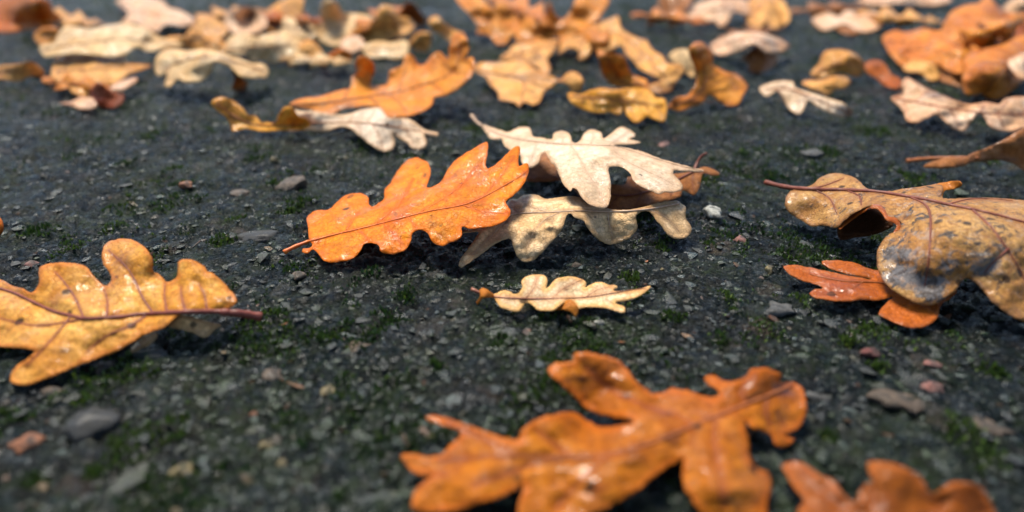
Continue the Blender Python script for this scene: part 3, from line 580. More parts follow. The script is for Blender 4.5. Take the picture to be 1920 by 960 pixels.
# --- front leaf, out of focus
leaf('large deep orange leaf out of focus in front, dark streak near its pointed lobes', (740, 640), 2.4,
 [(1620,120),(1700,125),(1738,150),(1735,185),(1790,185),(1835,215),(1852,270),(1850,330),(1820,385),(1780,420),(1740,420),(1800,440),(1780,465),(1740,478),(1710,460),(1690,420),(1620,390),(1580,365),(1590,430),(1595,500),(1620,560),(1680,590),(1700,640),(1690,680),(1675,740),(1670,800),(1600,850),(1480,840),(1380,768),(1330,700),(1300,640),(1295,580),(1300,535),(1260,545),(1180,600),(1080,680),(970,740),(880,780),(800,830),(680,870),(580,840),(555,760),(570,690),(580,640),(540,665),(450,710),(330,745),(230,765),(110,765),(75,735),(90,680),(130,630),(175,600),(130,610),(80,585),(30,530),(35,510),(100,508),(190,515),(240,480),(300,415),(260,390),(190,370),(140,350),(140,335),(220,342),(320,372),(440,415),(550,440),(580,395),(640,350),(740,325),(800,318),(850,345),(900,375),(960,385),(1040,372),(1080,350),(1000,345),(930,330),(860,300),(800,240),(745,190),(700,155),(687,125),(720,98),(805,90),(805,60),(850,47),(920,60),(1000,80),(1040,115),(1080,170),(1130,215),(1185,235),(1240,212),(1300,215),(1360,235),(1430,250),(1465,235),(1440,205),(1400,185),(1395,160),(1440,155),(1480,178),(1550,172),(1585,150),(1600,125)],
 [(1780,200,9),(1500,315,11),(1200,440,12),(950,520,11),(600,520,9),(300,540,8),(140,340,8),(40,520,7),(90,730,5),(230,740,4),(640,840,4),(850,790,5),(1250,550,9),(1300,640,8),(1500,830,5),(1680,650,6),(1850,300,8),(1780,460,4),(1660,130,14),(1420,170,11),(900,60,17),(700,130,14),(860,270,8),(1080,300,12),(740,330,11),(900,390,7),(1185,235,10),(350,680,9),(1450,650,11)], M_FRONT, M_UNDER,
 [(1785,200),(1650,255),(1500,315),(1350,375),(1200,440),(1050,490),(950,515),(800,522),(600,518),(400,520),(200,540)], [[(1450,335),(1435,420),(1450,520),(1470,600),(1480,740)],[(1350,375),(1270,330),(1180,310),(1000,230),(860,120)],[(1680,245),(1670,320),(1690,370)],[(700,520),(600,560),(500,600),(360,650)],[(950,515),(840,620),(720,760)],[(800,520),(700,450),(640,400)],[(560,518),(400,440),(240,365)],[(1580,285),(1560,220),(1620,160)]],
 None, VEIN['brown'], dz=-3., jag=2.2, wave=1.6, wl=70, step=6, quilt=.9, rib_r=.00045, marks=[(1250,435,38,34,-40,1),(480,590,130,22,-20,1),(1750,215,70,34,15,1),(1060,520,60,30,0,.6),(820,540,120,36,0,.65),(845,170,20,16,0,.8),(1045,245,20,18,0,.8),(1600,255,26,16,0,.8),(1410,345,26,10,0,.9),(1110,460,22,10,0,.9),(690,545,100,20,0,.5)])
leaf('blurred dull orange leaf at the very front, only its upper lobes showing', (1440, 820), 4.0,
 [(105,215),(150,185),(240,185),(330,240),(400,290),(470,310),(520,360),(570,430),(640,490),(670,480),(680,420),(740,350),(790,330),(750,240),(745,190),(800,180),(900,190),(1000,215),(1100,265),(1170,330),(1200,400),(1250,430),(1300,390),(1370,340),(1480,340),(1570,360),(1640,430),(1690,530),(1700,640),(1550,800),(1100,900),(600,860),(280,700),(220,560),(270,470),(200,380),(150,300)],
 [(170,200,5),(600,560,6),(780,200,12),(1000,300,12),(1250,440,8),(1480,350,11),(1680,560,6),(1000,850,6),(300,650,5)], M_DARKOR, M_UNDER, [(1000,880),(900,700),(800,560),(780,350)], [[(950,780),(1200,600),(1420,420)],[(850,640),(500,480),(250,260)]], wave=1.6, wl=70, step=7, quilt=.9)

# --- blurred leaves behind, from the far left to the far right
A = dict(org_px=(0, 0), sc=3.0); B = dict(org_px=(500, 0), sc=3.0); C_ = dict(org_px=(1000, 0), sc=4.0); D = dict(org_px=(1400, 0), sc=2.667)
FAR = dict(step=6, wave=1.8, wl=45, quilt=.7, jag=.8)
def far(label, base, outline, ctrl, mat, rib=None, under=None, **k):
    kw = dict(FAR); kw.update(base); kw.update(k)
    return leaf(label, outline=outline, ctrl=ctrl, mat=mat, under=under or M_UNDER, rib=rib, **kw)
far('red orange leaf with a raised lobe in the far corner beside the mossy verge', A, [(-70,60),(0,-10),(100,-25),(200,-15),(275,5),(300,60),(345,95),(300,140),(295,190),(290,240),(250,230),(220,180),(160,165),(60,182),(0,180),(-60,130)], [(0,170,3),(60,60,18),(230,20,34),(160,160,4),(280,220,4),(330,100,12),(-60,100,8)], M_RED, [(-50,110),(120,120),(280,110)])
far('pale pink leaf at the top edge, pointing right towards the gap in the leaves', A, [(650,5),(760,-25),(900,-5),(950,40),(1020,60),(1080,95),(1090,130),(1030,150),(960,135),(910,150),(890,180),(820,170),(760,130),(680,130),(720,80),(690,40)], [(660,10,10),(900,20,18),(1080,110,8),(850,170,5),(690,130,6)], M_PINK, [(670,20),(850,80),(1060,120)])
far('wide ivory leaf shining wet, resting on a tan leaf', A, [(222,285),(230,250),(300,240),(320,200),(360,150),(430,150),(520,160),(600,140),(700,130),(760,140),(830,160),(880,200),(950,220),(1030,245),(1000,265),(930,265),(880,285),(830,290),(770,270),(720,300),(640,320),(560,315),(480,305),(400,305),(330,312),(260,322)], [(230,290,12),(340,170,24),(600,150,28),(800,160,24),(1030,250,10),(800,285,14),(600,310,17),(300,310,14)], M_CREAM, [(240,280),(500,240),(750,220),(1000,252)])
far('tan leaf under the wide ivory one, near edge lying on the ground', A, [(285,420),(300,350),(330,300),(420,280),(560,290),(700,300),(710,350),(780,360),(850,370),(780,400),(720,420),(680,450),(640,480),(580,470),(520,485),(510,520),(470,545),(420,530),(370,490),(300,445)], [(290,400,6),(500,310,13),(700,320,12),(840,370,5),(640,475,4),(440,535,2.5),(480,420,9)], M_BTAN, [(310,400),(520,390),(800,372)])
far('little dark red brown leaf curled up in front of the tan leaf', A, [(505,520),(530,475),(560,462),(600,490),(640,518),(695,528),(685,580),(625,612),(560,602),(520,570)], [(560,470,14),(690,535,7),(620,605,2),(520,560,3)], leaf_mat('dark_red_leaf', (.28, .06, .014), (.18, .03, .010), (.10, .02, .008), (.3, .07, .02), (.2, .04, .01), wet=.6, trans=.3, seed=71))
far('tiny pink leaf lying flat left of the dark red curl', A, [(330,580),(400,570),(450,545),(520,550),(545,590),(510,615),(440,612),(400,592)], [(340,580,2),(460,550,4),(530,590,5),(450,610,1.5)], M_PINK)
far('small whitish leaf tip standing behind the dark red curl', A, [(615,495),(650,465),(700,448),(765,432),(775,450),(720,490),(680,512),(640,512)], [(620,495,9),(760,440,9),(680,508,7)], M_PINK)
far('tan leaf at the left edge with a wavy upper rim', A, [(-90,410),(0,370),(60,365),(120,355),(180,348),(230,378),(248,425),(180,430),(120,455),(60,458),(0,445),(-70,440)], [(-80,420,4),(60,368,13),(180,352,16),(245,420,5),(120,455,3),(0,445,3)], M_BTAN, [(-60,420),(80,405),(230,400)])
far('cream leaf arched like a bridge over a dark hollow', A, [(865,370),(880,320),(920,285),(980,275),(1060,285),(1140,275),(1220,285),(1290,310),(1350,330),(1420,355),(1480,360),(1512,390),(1500,432),(1440,442),(1380,436),(1350,430),(1310,390),(1270,365),(1210,345),(1195,390),(1170,430),(1120,460),(1060,467),(1000,445),(970,470),(950,492),(925,480),(935,440),(930,405),(900,432),(875,412)], [(870,390,13),(940,290,24),(1140,280,27),(1215,345,27),(1290,315,24),(1420,360,17),(1500,410,11),(1060,465,12),(950,485,10),(1170,430,16),(1350,430,17)], M_CREAM, [(1490,400),(1330,350),(1150,320),(980,360),(900,400)], flaps=[([(1300,395),(1330,400),(1370,440),(1392,480),(1360,510),(1300,500),(1320,450)],[(1310,395,20),(1390,480,1.5),(1300,500,1.5)],M_BROWN)])
far('peach leaf with a rusty edge between the pink and the cream leaves', A, [(1045,205),(1090,130),(1120,90),(1180,85),(1240,120),(1285,170),(1250,210),(1200,230),(1120,205)], [(1060,200,4),(1130,90,16),(1270,170,8),(1200,225,4)], M_BTAN, [(1060,195),(1180,150),(1270,180)])
far('pinkish leaf with a red brown hollow in its middle, far back', A, [(1190,95),(1290,70),(1340,45),(1400,40),(1480,75),(1505,130),(1475,175),(1400,195),(1320,188),(1250,150)], [(1200,100,8),(1350,50,22),(1490,120,12),(1340,185,4),(1400,110,8)], M_PINK, None, marks=[(1420,85,50,35,0,.8)])
far('peach orange leaf far back, standing up beside the ivory leaf', A, [(1480,80),(1540,30),(1620,-15),(1700,-20),(1705,40),(1690,100),(1640,165),(1560,185),(1490,150)], [(1490,110,8),(1680,-10,30),(1560,180,4),(1650,150,8)], M_BTAN, [(1500,140),(1680,0)])
far('glossy yellow cream leaf with bright wet patches', A, [(1245,290),(1290,210),(1360,190),(1440,205),(1500,190),(1600,180),(1670,205),(1725,250),(1710,290),(1650,300),(1620,340),(1540,358),(1470,340),(1420,352),(1380,310),(1300,305)], [(1260,290,5),(1370,195,17),(1600,185,19),(1720,255,11),(1540,352,3),(1420,345,3),(1480,250,16)], M_CREAM, [(1270,285),(1480,260),(1700,265)])
far('ivory leaf with a tall upright lobe at the top edge', B, [(190,140),(240,125),(310,140),(300,60),(320,8),(360,-5),(400,20),(430,70),(500,75),(580,90),(625,130),(590,170),(520,180),(470,210),(420,255),(360,255),(300,225),(235,175)], [(200,145,6),(310,130,12),(350,0,36),(430,75,20),(610,125,12),(400,245,3),(520,178,7)], M_CREAM, [(210,150),(400,160),(600,130)])
far('orange brown leaf with a shining tip behind the flat cream one', B, [(455,205),(520,140),(580,130),(612,90),(640,30),(700,35),(750,90),(800,100),(835,140),(800,185),(740,205),(690,225),(620,245),(560,235),(500,228)], [(460,205,5),(540,140,17),(660,35,30),(820,130,13),(620,240,3),(700,160,12)], M_BTAN, [(480,205),(650,150),(810,140)], marks=[(520,160,50,30,-20,.6)])
far('dark brown upright leaf in the back, next to the gap', B, [(755,90),(765,40),(790,10),(830,20),(860,60),(900,110),(885,145),(840,150),(800,120)], [(760,90,10),(790,15,30),(890,130,4),(830,145,3)], M_BROWN)
far('lavender grey leaf scrap between the ivory and the flat cream leaf', B, [(410,260),(430,215),(480,195),(540,215),(550,260),(510,290),(450,295)], [(420,255,3),(480,200,9),(540,250,6),(480,290,1.5)], M_PINK)
far('flat cream leaf at the near edge of the back pile', B, [(540,262),(580,240),(640,230),(700,240),(760,225),(798,240),(792,300),(740,332),(660,322),(600,328),(550,305)], [(545,270,5),(640,232,10),(790,245,9),(740,328,2),(560,310,2)], M_CREAM, [(550,280),(680,275),(785,265)])
far('small rust leaf curled in front of the lavender scrap', B, [(332,325),(380,285),(430,272),(472,300),(478,342),(420,353),(360,348)], [(340,325,3),(430,275,11),(470,330,4),(400,350,1.5)], M_RED)
far('yellowish strip of leaf hanging down left of the small rust curl', B, [(175,262),(230,218),(285,250),(325,310),(338,360),(300,375),(268,332),(218,302)], [(185,260,13),(240,225,14),(320,365,2),(270,330,4)], M_BTAN)
far('small amber leaf with a brown side, upright before the gap', B, [(798,255),(838,190),(880,178),(928,190),(922,240),(900,290),(850,283)], [(800,255,4),(880,180,17),(900,285,2),(850,280,2)], M_BTAN, marks=[(825,240,25,40,20,.7)])
far('tan lobe leaning to the right behind the tall orange leaf', B, [(912,110),(960,88),(1000,130),(1060,170),(1112,190),(1095,225),(1040,235),(980,198),(930,165)], [(920,110,22),(960,90,25),(1100,205,6),(1000,200,9)], M_BTAN)
# middle distance, half sharp
far('pale tan leaf with a broad lobed right end, under the tall orange leaf', B, [(55,715),(70,650),(120,615),(200,625),(270,625),(430,645),(560,610),(640,610),(690,660),(800,668),(850,702),(900,733),(967,748),(962,768),(887,754),(902,800),(882,838),(820,834),(788,802),(738,774),(714,752),(722,800),(702,844),(650,850),(588,817),(528,772),(478,728),(420,712),(330,742),(220,730),(130,738)], [(60,710,4),(100,630,9),(270,640,11),(330,735,3.5),(220,725,3),(560,620,13),(690,670,13),(960,757,7),(890,830,2.5),(720,760,6),(660,845,2),(480,722,6),(850,710,10),(600,740,9)], M_WHITE, [(80,680),(300,690),(520,690),(760,720),(955,757)], step=5, wave=1.0, under=M_UNDERO, rib_r=.0004)
far('yellow amber leaf end curling up in two lobes, left of the pale tan leaf', A, [(1188,572),(1240,546),(1300,560),(1357,600),(1397,648),(1440,655),(1470,688),(1510,688),(1545,690),(1572,640),(1600,601),(1648,606),(1675,648),(1722,668),(1745,700),(1700,728),(1600,732),(1500,738),(1440,732),(1390,722),(1312,738),(1300,700),(1260,648),(1210,614)], [(1195,575,15),(1250,550,17),(1330,600,12),(1390,650,8),(1440,660,7),(1520,692,6),(1600,605,17),(1650,610,17),(1740,700,7),(1690,725,4),(1500,735,2.5),(1390,720,2.5),(1312,735,2),(1260,645,9)], M_YELLOW, [(1215,585),(1330,660),(1450,705),(1700,705)], step=5, wave=1.0, under=M_UNDERO)
far('tall orange leaf with fingers curling up, lying on the pale spotted leaf', B, [(130,592),(190,555),(300,540),(420,505),(465,495),(480,430),(505,410),(500,350),(520,315),(560,320),(600,350),(610,400),(590,450),(590,480),(680,470),(690,400),(760,370),(780,310),(820,310),(850,360),(890,360),(930,310),(970,290),(1000,320),(1020,330),(1030,250),(1050,200),(1090,185),(1130,220),(1135,290),(1110,335),(1155,320),(1172,360),(1155,420),(1110,470),(1060,510),(1000,540),(940,548),(930,590),(870,630),(780,657),(680,657),(640,610),(590,600),(540,600),(440,610),(370,640),(310,640),(240,612)], [(140,590,8),(300,550,12),(480,500,14),(550,320,30),(590,470,13),(680,470,14),(800,320,25),(890,365,20),(970,300,28),(1090,190,42),(1160,340,30),(1110,470,20),(1000,530,13),(780,650,9),(680,650,9),(540,560,13),(350,635,9),(800,500,12)], M_BORANGE, [(140,590),(320,580),(520,550),(720,520),(900,470),(1050,400),(1100,260)], wave=1.6, step=5, under=M_UNDERO, marks=[(450,600,90,25,0,.5),(300,590,70,25,-10,.35)])
far('spiky orange leaf standing up at the top edge above the amber leaf', B, [(1055,-30),(1110,50),(1150,90),(1190,150),(1180,190),(1250,200),(1300,252),(1350,242),(1382,200),(1425,200),(1440,150),(1400,80),(1380,40),(1330,10),(1300,-20),(1280,40),(1240,20),(1180,-30)], [(1060,-20,30),(1180,-20,32),(1300,-10,32),(1190,170,9),(1310,250,3),(1430,180,8),(1260,120,16)], M_BORANGE, [(1320,235),(1240,120),(1130,0)])
far('peach orange leaf with a sharp fin, top edge, right of the spiky one', B, [(1400,215),(1430,130),(1480,90),(1510,110),(1545,150),(1570,90),(1590,15),(1622,80),(1670,110),(1720,40),(1760,-25),(1900,-30),(1930,0),(1900,60),(1850,120),(1800,150),(1740,190),(1690,262),(1652,262),(1640,205),(1580,225),(1500,240),(1430,240)], [(1410,220,6),(1480,100,20),(1590,20,32),(1680,100,20),(1800,-20,34),(1920,0,28),(1680,255,3),(1560,200,9),(1500,235,5)], M_BORANGE, [(1430,225),(1640,160),(1880,0)], under=M_UNDERO)
far('tan leaf with a worm hole lying below the fin shaped leaf', B, [(1308,332),(1360,290),(1390,252),(1480,240),(1600,222),(1645,232),(1605,300),(1580,332),(1598,390),(1562,422),(1520,382),(1450,352),(1380,342)], [(1315,330,3),(1400,255,11),(1630,232,10),(1560,415,4),(1450,345,6),(1590,330,8)], M_BTAN, [(1330,325),(1500,280),(1630,240)], marks=[(1510,325,30,22,0,1)])
far('amber leaf with a rolled round lobe on its right and a pinkish sheen', B, [(1170,392),(1200,352),(1300,350),(1400,342),(1450,345),(1500,380),(1560,410),(1610,430),(1650,445),(1690,410),(1740,405),(1778,440),(1778,490),(1750,522),(1712,512),(1690,475),(1640,460),(1600,490),(1560,520),(1540,570),(1500,592),(1450,575),(1420,602),(1400,580),(1350,567),(1310,562),(1300,520),(1260,480),(1230,432),(1190,412)], [(1175,392,10),(1300,352,13),(1450,350,14),(1610,440,10),(1740,408,15),(1770,480,10),(1740,518,5),(1500,585,2.5),(1420,598,2),(1310,560,2.5),(1420,460,8),(1230,430,7)], M_BTAN, [(1180,392),(1300,420),(1440,450),(1430,590)], step=5, wave=1.5)
far('bright yellow orange leaf with white glints, flat in the middle distance', C_, [(255,702),(300,695),(350,710),(420,680),(520,660),(620,670),(720,660),(850,665),(900,700),(920,730),(980,740),(1002,780),(990,900),(960,912),(880,880),(850,870),(790,917),(750,912),(700,860),(680,810),(640,862),(580,840),(480,850),(400,830),(330,800),(280,762)], [(260,705,8),(420,685,12),(700,665,14),(900,705,12),(990,790,10),(970,905,3),(770,910,2.5),(620,855,3),(400,825,3),(680,800,6),(500,760,9)], M_YELLOW, [(280,720),(500,740),(720,760),(980,800)], step=5, wave=1.4)
far('orange leaf curling up behind the bright yellow one', C_, [(478,380),(550,400),(640,408),(690,430),(712,500),(742,560),(800,580),(855,600),(852,662),(780,672),(700,652),(620,652),(560,612),(520,562),(498,480)], [(490,390,24),(650,412,25),(720,510,16),(850,610,9),(700,650,4),(540,590,6)], M_BORANGE, [(840,640),(650,600),(560,430)], under=M_UNDERO)
far('long tan leaf bent in an arc, its far end brown', C_, [(405,245),(480,190),(600,128),(640,128),(662,210),(720,250),(800,288),(852,300),(892,370),(960,410),(1010,470),(1060,480),(1115,490),(1132,540),(1082,602),(1040,672),(960,702),(885,682),(858,645),(900,625),(955,600),(880,560),(800,520),(740,450),(690,400),(670,345),(600,360),(540,390),(485,385),(478,290)], [(410,245,12),(620,135,26),(850,305,20),(700,390,13),(800,515,8),(1010,475,14),(1120,520,10),(960,698,2),(1030,660,3),(500,380,13)], M_BTAN, [(440,250),(640,250),(820,400),(980,560),(1080,540)], marks=[(980,650,110,45,-10,.8)])
far('small tan leaf tip hanging left of the long bent leaf', C_, [(338,442),(350,380),(400,330),(460,308),(478,360),(422,422),(380,454)], [(345,440,3),(460,315,13),(470,360,9),(385,450,2)], M_BTAN)
far('twisted brown orange leaf standing on edge beside the yellow leaf', C_, [(1008,802),(1060,740),(1110,720),(1150,720),(1210,650),(1222,580),(1202,490),(1170,420),(1168,360),(1210,318),(1270,318),(1322,370),(1352,430),(1345,480),(1390,510),(1450,540),(1530,560),(1605,640),(1570,722),(1540,782),(1460,792),(1400,762),(1350,722),(1310,712),(1270,770),(1180,802),(1110,832),(1060,822)], [(1015,800,4),(1130,725,9),(1225,580,16),(1180,370,34),(1270,320,36),(1345,450,24),(1450,540,17),(1590,640,8),(1540,780,3),(1330,715,7),(1110,828,2),(1300,600,15)], M_BORANGE, [(1030,800),(1200,730),(1290,600),(1250,380)], under=M_UNDERO, marks=[(1230,380,60,60,0,.5)])
far('cream leaf scrap behind the twisted brown orange leaf', C_, [(1008,432),(1060,380),(1150,368),(1200,450),(1200,580),(1140,542),(1080,492)], [(1010,430,6),(1150,372,17),(1195,575,5)], M_CREAM)
far('whitish pink leaf arching over a dark brown fold', C_, [(1325,335),(1400,290),(1500,250),(1600,238),(1700,240),(1800,270),(1880,310),(1925,350),(1860,392),(1790,402),(1725,392),(1690,350),(1660,330),(1620,350),(1560,382),(1480,402),(1400,415),(1350,392)], [(1330,340,8),(1550,245,22),(1700,245,24),(1920,350,10),(1790,400,13),(1690,345,20),(1480,400,9),(1370,405,6)], M_PINK, [(1340,350),(1600,290),(1900,345)], flaps=[([(1540,435),(1600,402),(1660,335),(1690,352),(1725,395),(1790,405),(1845,420),(1800,500),(1700,545),(1620,532),(1600,470)],[(1550,430,5),(1660,340,17),(1840,420,7),(1700,540,2)],M_BROWN)])
far('brown leaf at the top edge with a white dew bright tip', C_, [(950,-30),(1080,-40),(1200,-30),(1180,20),(1140,80),(1080,110),(1000,112),(948,60)], [(955,0,14),(1180,-20,20),(1040,105,3)], M_BROWN)
far('lavender white leaf at the top edge over a dark gap', C_, [(1128,105),(1180,50),(1260,10),(1400,-20),(1560,-15),(1645,50),(1622,112),(1560,102),(1500,92),(1470,142),(1440,192),(1400,202),(1350,152),(1280,182),(1238,152)], [(1135,100,7),(1400,-10,22),(1640,60,11),(1410,195,3),(1270,175,4),(1500,90,13)], M_PINK, [(1150,100),(1400,70),(1620,70)])
far('orange brown leaf at the top edge, right of the lavender one', C_, [(1640,-30),(1800,-40),(1890,20),(1925,140),(1862,202),(1800,182),(1755,112),(1700,122),(1650,90)], [(1660,0,18),(1880,30,18),(1860,195,3),(1700,115,6)], M_BTAN)
far('pale lilac leaf scraps in a row near the far right pile', D, [(328,92),(400,60),(460,80),(480,60),(520,48),(570,80),(630,48),(685,90),(672,132),(600,162),(540,152),(490,122),(400,152),(350,132)], [(335,100,3),(520,55,11),(640,60,12),(600,155,2),(400,145,2)], M_PINK, None)
far('large orange brown leaf lying low at the left of the far right pile', D, [(678,182),(740,150),(800,160),(880,140),(960,150),(1040,130),(1090,200),(1100,280),(1040,302),(980,292),(900,292),(830,312),(780,332),(720,272),(690,222)], [(685,185,8),(880,145,20),(1060,150,24),(1090,280,13),(900,288,8),(780,328,4)], M_RUSTY, [(700,200),(900,220),(1080,210)], under=M_UNDERO)
far('tall crumpled orange leaf at the top of the far right pile', D, [(975,150),(1000,90),(1030,55),(1090,25),(1160,15),(1205,-30),(1255,25),(1320,70),(1345,150),(1330,215),(1340,300),(1250,335),(1150,320),(1080,285),(1010,230)], [(980,150,22),(1090,30,30),(1205,-25,36),(1340,120,26),(1330,300,18),(1120,290,12),(1180,160,24),(1020,230,14)], M_RUSTY, [(1250,325),(1190,160),(1200,0)], under=M_UNDERO, marks=[(1240,60,50,60,0,.4)])
far('orange brown leaf filling the middle of the far right pile', D, [(760,250),(820,200),(900,180),(980,190),(1060,230),(1130,260),(1120,330),(1060,370),(1000,350),(940,320),(880,330),(820,310)], [(770,250,9),(900,185,17),(1060,235,20),(1120,330,12),(1000,350,8),(880,328,6)], M_RUSTY, [(780,250),(930,250),(1110,300)])
far('rust leaf at the far right edge behind the pile', D, [(1300,150),(1340,90),(1400,60),(1480,80),(1520,160),(1470,240),(1390,250),(1330,220)], [(1310,150,16),(1400,65,26),(1510,160,18),(1400,248,14)], M_RED, [(1310,170),(1400,150),(1510,150)])
far('orange leaf with a hanging front lobe, foremost in the far right pile', D, [(1085,300),(1130,255),(1200,240),(1280,220),(1330,190),(1400,178),(1470,220),(1480,330),(1400,395),(1340,442),(1290,482),(1230,502),(1170,472),(1110,477),(1080,440),(1078,370)], [(1090,300,20),(1200,245,26),(1400,185,26),(1470,330,14),(1230,498,4),(1110,470,6),(1340,430,9),(1230,380,22)], M_RUSTY, [(1440,260),(1300,340),(1200,460)], under=M_UNDERO, marks=[(1200,350,60,60,0,.4)])
far('pink white wet leaf at the frame edge in the far right pile', D, [(1300,310),(1340,280),(1400,260),(1480,290),(1480,380),(1400,400),(1350,380)], [(1305,315,24),(1400,265,30),(1480,370,18),(1380,395,18)], M_PINK, wave=.4)
far('curled tan rim of a leaf under the far right pile', D, [(778,335),(830,300),(900,308),(950,330),(968,390),(920,404),(870,365),(800,358)], [(785,335,5),(900,310,11),(960,385,3),(870,360,5)], M_BTAN, wave=.4)
far('dark brown leaf in the shade under the far right pile', D, [(940,350),(960,300),(1040,300),(1085,340),(1085,430),(1020,420),(965,400)], [(950,340,5),(1060,310,12),(1080,425,2),(980,400,2)], M_BROWN)
far('yellow orange leaf on its own left of the far right pile', D, [(318,372),(360,320),(380,270),(420,250),(500,253),(560,280),(592,330),(572,372),(530,382),(480,365),(430,377),(370,392)], [(325,370,3),(420,255,17),(560,285,14),(560,372,3),(370,388,2),(460,330,10)], M_BTAN, [(340,375),(460,320),(580,330)])
far('rusty brown leaf strip sloping down beside the yellow orange leaf', D, [(588,322),(640,300),(690,318),(722,370),(772,400),(765,442),(700,432),(650,392),(600,362)], [(590,325,9),(690,322,11),(765,420,3),(650,390,3)], M_RUST)
far('white leaf with a dark burnt tip lying on the mossy ground', D, [(62,442),(120,415),(180,403),(232,410),(242,440),(310,460),(380,480),(440,500),(492,520),(530,560),(510,585),(460,582),(400,562),(340,520),(310,500),(290,530),(270,572),(240,567),(200,530),(180,480),(150,452),(100,482)], [(70,445,6),(200,408,13),(320,465,13),(500,525,9),(520,575,3),(400,558,6),(260,568,3),(310,500,10),(100,478,4)], M_WHITE, [(90,445),(230,450),(380,510),(510,565)], marks=[(505,560,35,30,0,1)])
far('peach leaf piece behind the white leaf with the burnt tip', D, [(278,420),(300,400),(380,400),(430,380),(490,383),(522,410),(492,442),(440,452),(410,472),(350,452)], [(285,418,5),(430,385,13),(520,412,7),(410,468,4)], M_BTAN)
far('whitish pink leaf with brown rolled edges, running out of the frame', D, [(722,490),(780,470),(770,420),(800,388),(850,410),(900,440),(970,470),(1040,500),(1110,520),(1200,510),(1260,520),(1300,490),(1387,483),(1450,480),(1505,560),(1450,650),(1387,642),(1320,657),(1250,652),(1210,620),(1170,570),(1120,610),(1090,652),(1030,642),(990,602),(940,572),(900,592),(850,612),(800,602),(780,550)], [(730,490,7),(800,395,17),(900,440,15),(1110,520,15),(1300,492,16),(1490,560,9),(1320,650,5),(1170,570,13),(1070,645,5),(940,572,10),(830,608,4),(1000,540,13)], M_PINK, [(735,490),(900,520),(1080,550),(1250,570),(1470,570)], step=5, wave=1.6, marks=[(940,480,70,22,20,.8),(1350,570,70,25,0,.7)])
far('brown leaf with a long stalk, half out of the frame below the pink white one', D, [(950,800),(1010,785),(1080,790),(1130,765),(1200,740),(1280,700),(1387,640),(1450,640),(1520,700),(1510,800),(1440,850),(1387,852),(1340,822),(1280,802),(1200,803),(1120,815),(1080,832),(980,842),(880,835)], [(960,800,7),(1200,745,11),(1387,650,20),(1500,750,10),(1387,845,3),(1200,800,6),(900,835,2)], M_BROWN, None, under=M_UNDER, wave=1.2, stalk=[(802,805,3),(900,795,4),(1020,790,6),(1160,790,8.2)], stalk_r=.0011, marks=[(1250,800,120,12,0,.6)])
far('orange leaf tip just reaching in at the left edge', dict(org_px=(0, 400), sc=3.0), [(-120,20),(-50,5),(0,25),(18,60),(10,110),(-40,130),(-110,110)], [(-100,60,5),(10,60,6),(-40,10,9),(-40,125,2)], M_RED)
far('small tan orange leaf between the red corner leaf and the wide ivory one', A, [(315,88),(350,70),(400,85),(475,125),(425,155),(340,145)], [(320,90,5),(400,85,12),(470,128,4),(340,142,3)], M_BTAN)
far('pale pink leaf in the top right corner above the pile', D, [(1270,60),(1340,-10),(1420,-5),(1470,60),(1400,110),(1320,100)], [(1280,60,9),(1400,0,24),(1460,70,9),(1340,98,5)], M_PINK)
far('lavender strip of leaf along the top edge, left of the pile', D, [(555,0),(640,-40),(800,-50),(1000,-30),(1015,8),(900,28),(760,16),(640,26)], [(560,0,4),(800,-40,16),(1010,0,6),(640,22,3),(900,25,3)], M_PINK, [(570,0),(800,0),(1000,0)])
far('dark brown leaf scrap under the pale lilac scraps', D, [(428,112),(450,62),(500,42),(560,66),(605,122),(540,175),(470,160)], [(430,110,3),(500,48,8),(600,122,3),(500,165,2)], M_BROWN)
far('peach leaf with ragged lobes at the top edge, right of the lavender one', D, [(-20,40),(60,-30),(170,-10),(205,60),(182,112),(130,155),(100,110),(60,145),(0,105)], [(-10,40,10),(100,-20,22),(200,60,10),(130,150,3),(60,140,3),(100,100,9)], M_BTAN, [(0,50),(100,50),(190,80)])
far('tan pointed leaf hanging down right of the leaf with a worm hole', B, [(1640,302),(1660,240),(1740,200),(1800,190),(1855,168),(1875,240),(1842,252),(1800,332),(1762,337),(1755,282),(1700,272)], [(1645,300,4),(1740,202,12),(1860,175,15),(1780,334,3),(1755,280,8)], M_BTAN, [(1860,190),(1780,240),(1770,320)])
far('orange leaf lobe peeping out behind the wide ivory leaf', A, [(190,215),(215,170),(270,150),(330,165),(320,230),(240,260)], [(195,215,8),(270,152,20),(320,225,10),(240,255,5)], M_BORANGE)
far('tan leaf in the row behind the bridge shaped cream leaf', A, [(880,275),(930,215),(1010,200),(1100,225),(1180,205),(1260,235),(1290,290),(1200,292),(1100,280),(980,276)], [(890,270,6),(1010,205,14),(1180,210,14),(1280,285,5),(1080,275,4)], M_BTAN, [(890,260),(1080,245),(1270,270)])
far('cream leaf with a torn side, in the back row left of the upright ivory lobe', A, [(1500,130),(1580,95),(1680,100),(1760,130),(1800,190),(1740,215),(1660,205),(1580,190)], [(1505,130,5),(1620,97,15),(1790,185,5),(1640,200,3)], M_CREAM, [(1510,140),(1640,150),(1780,190)])

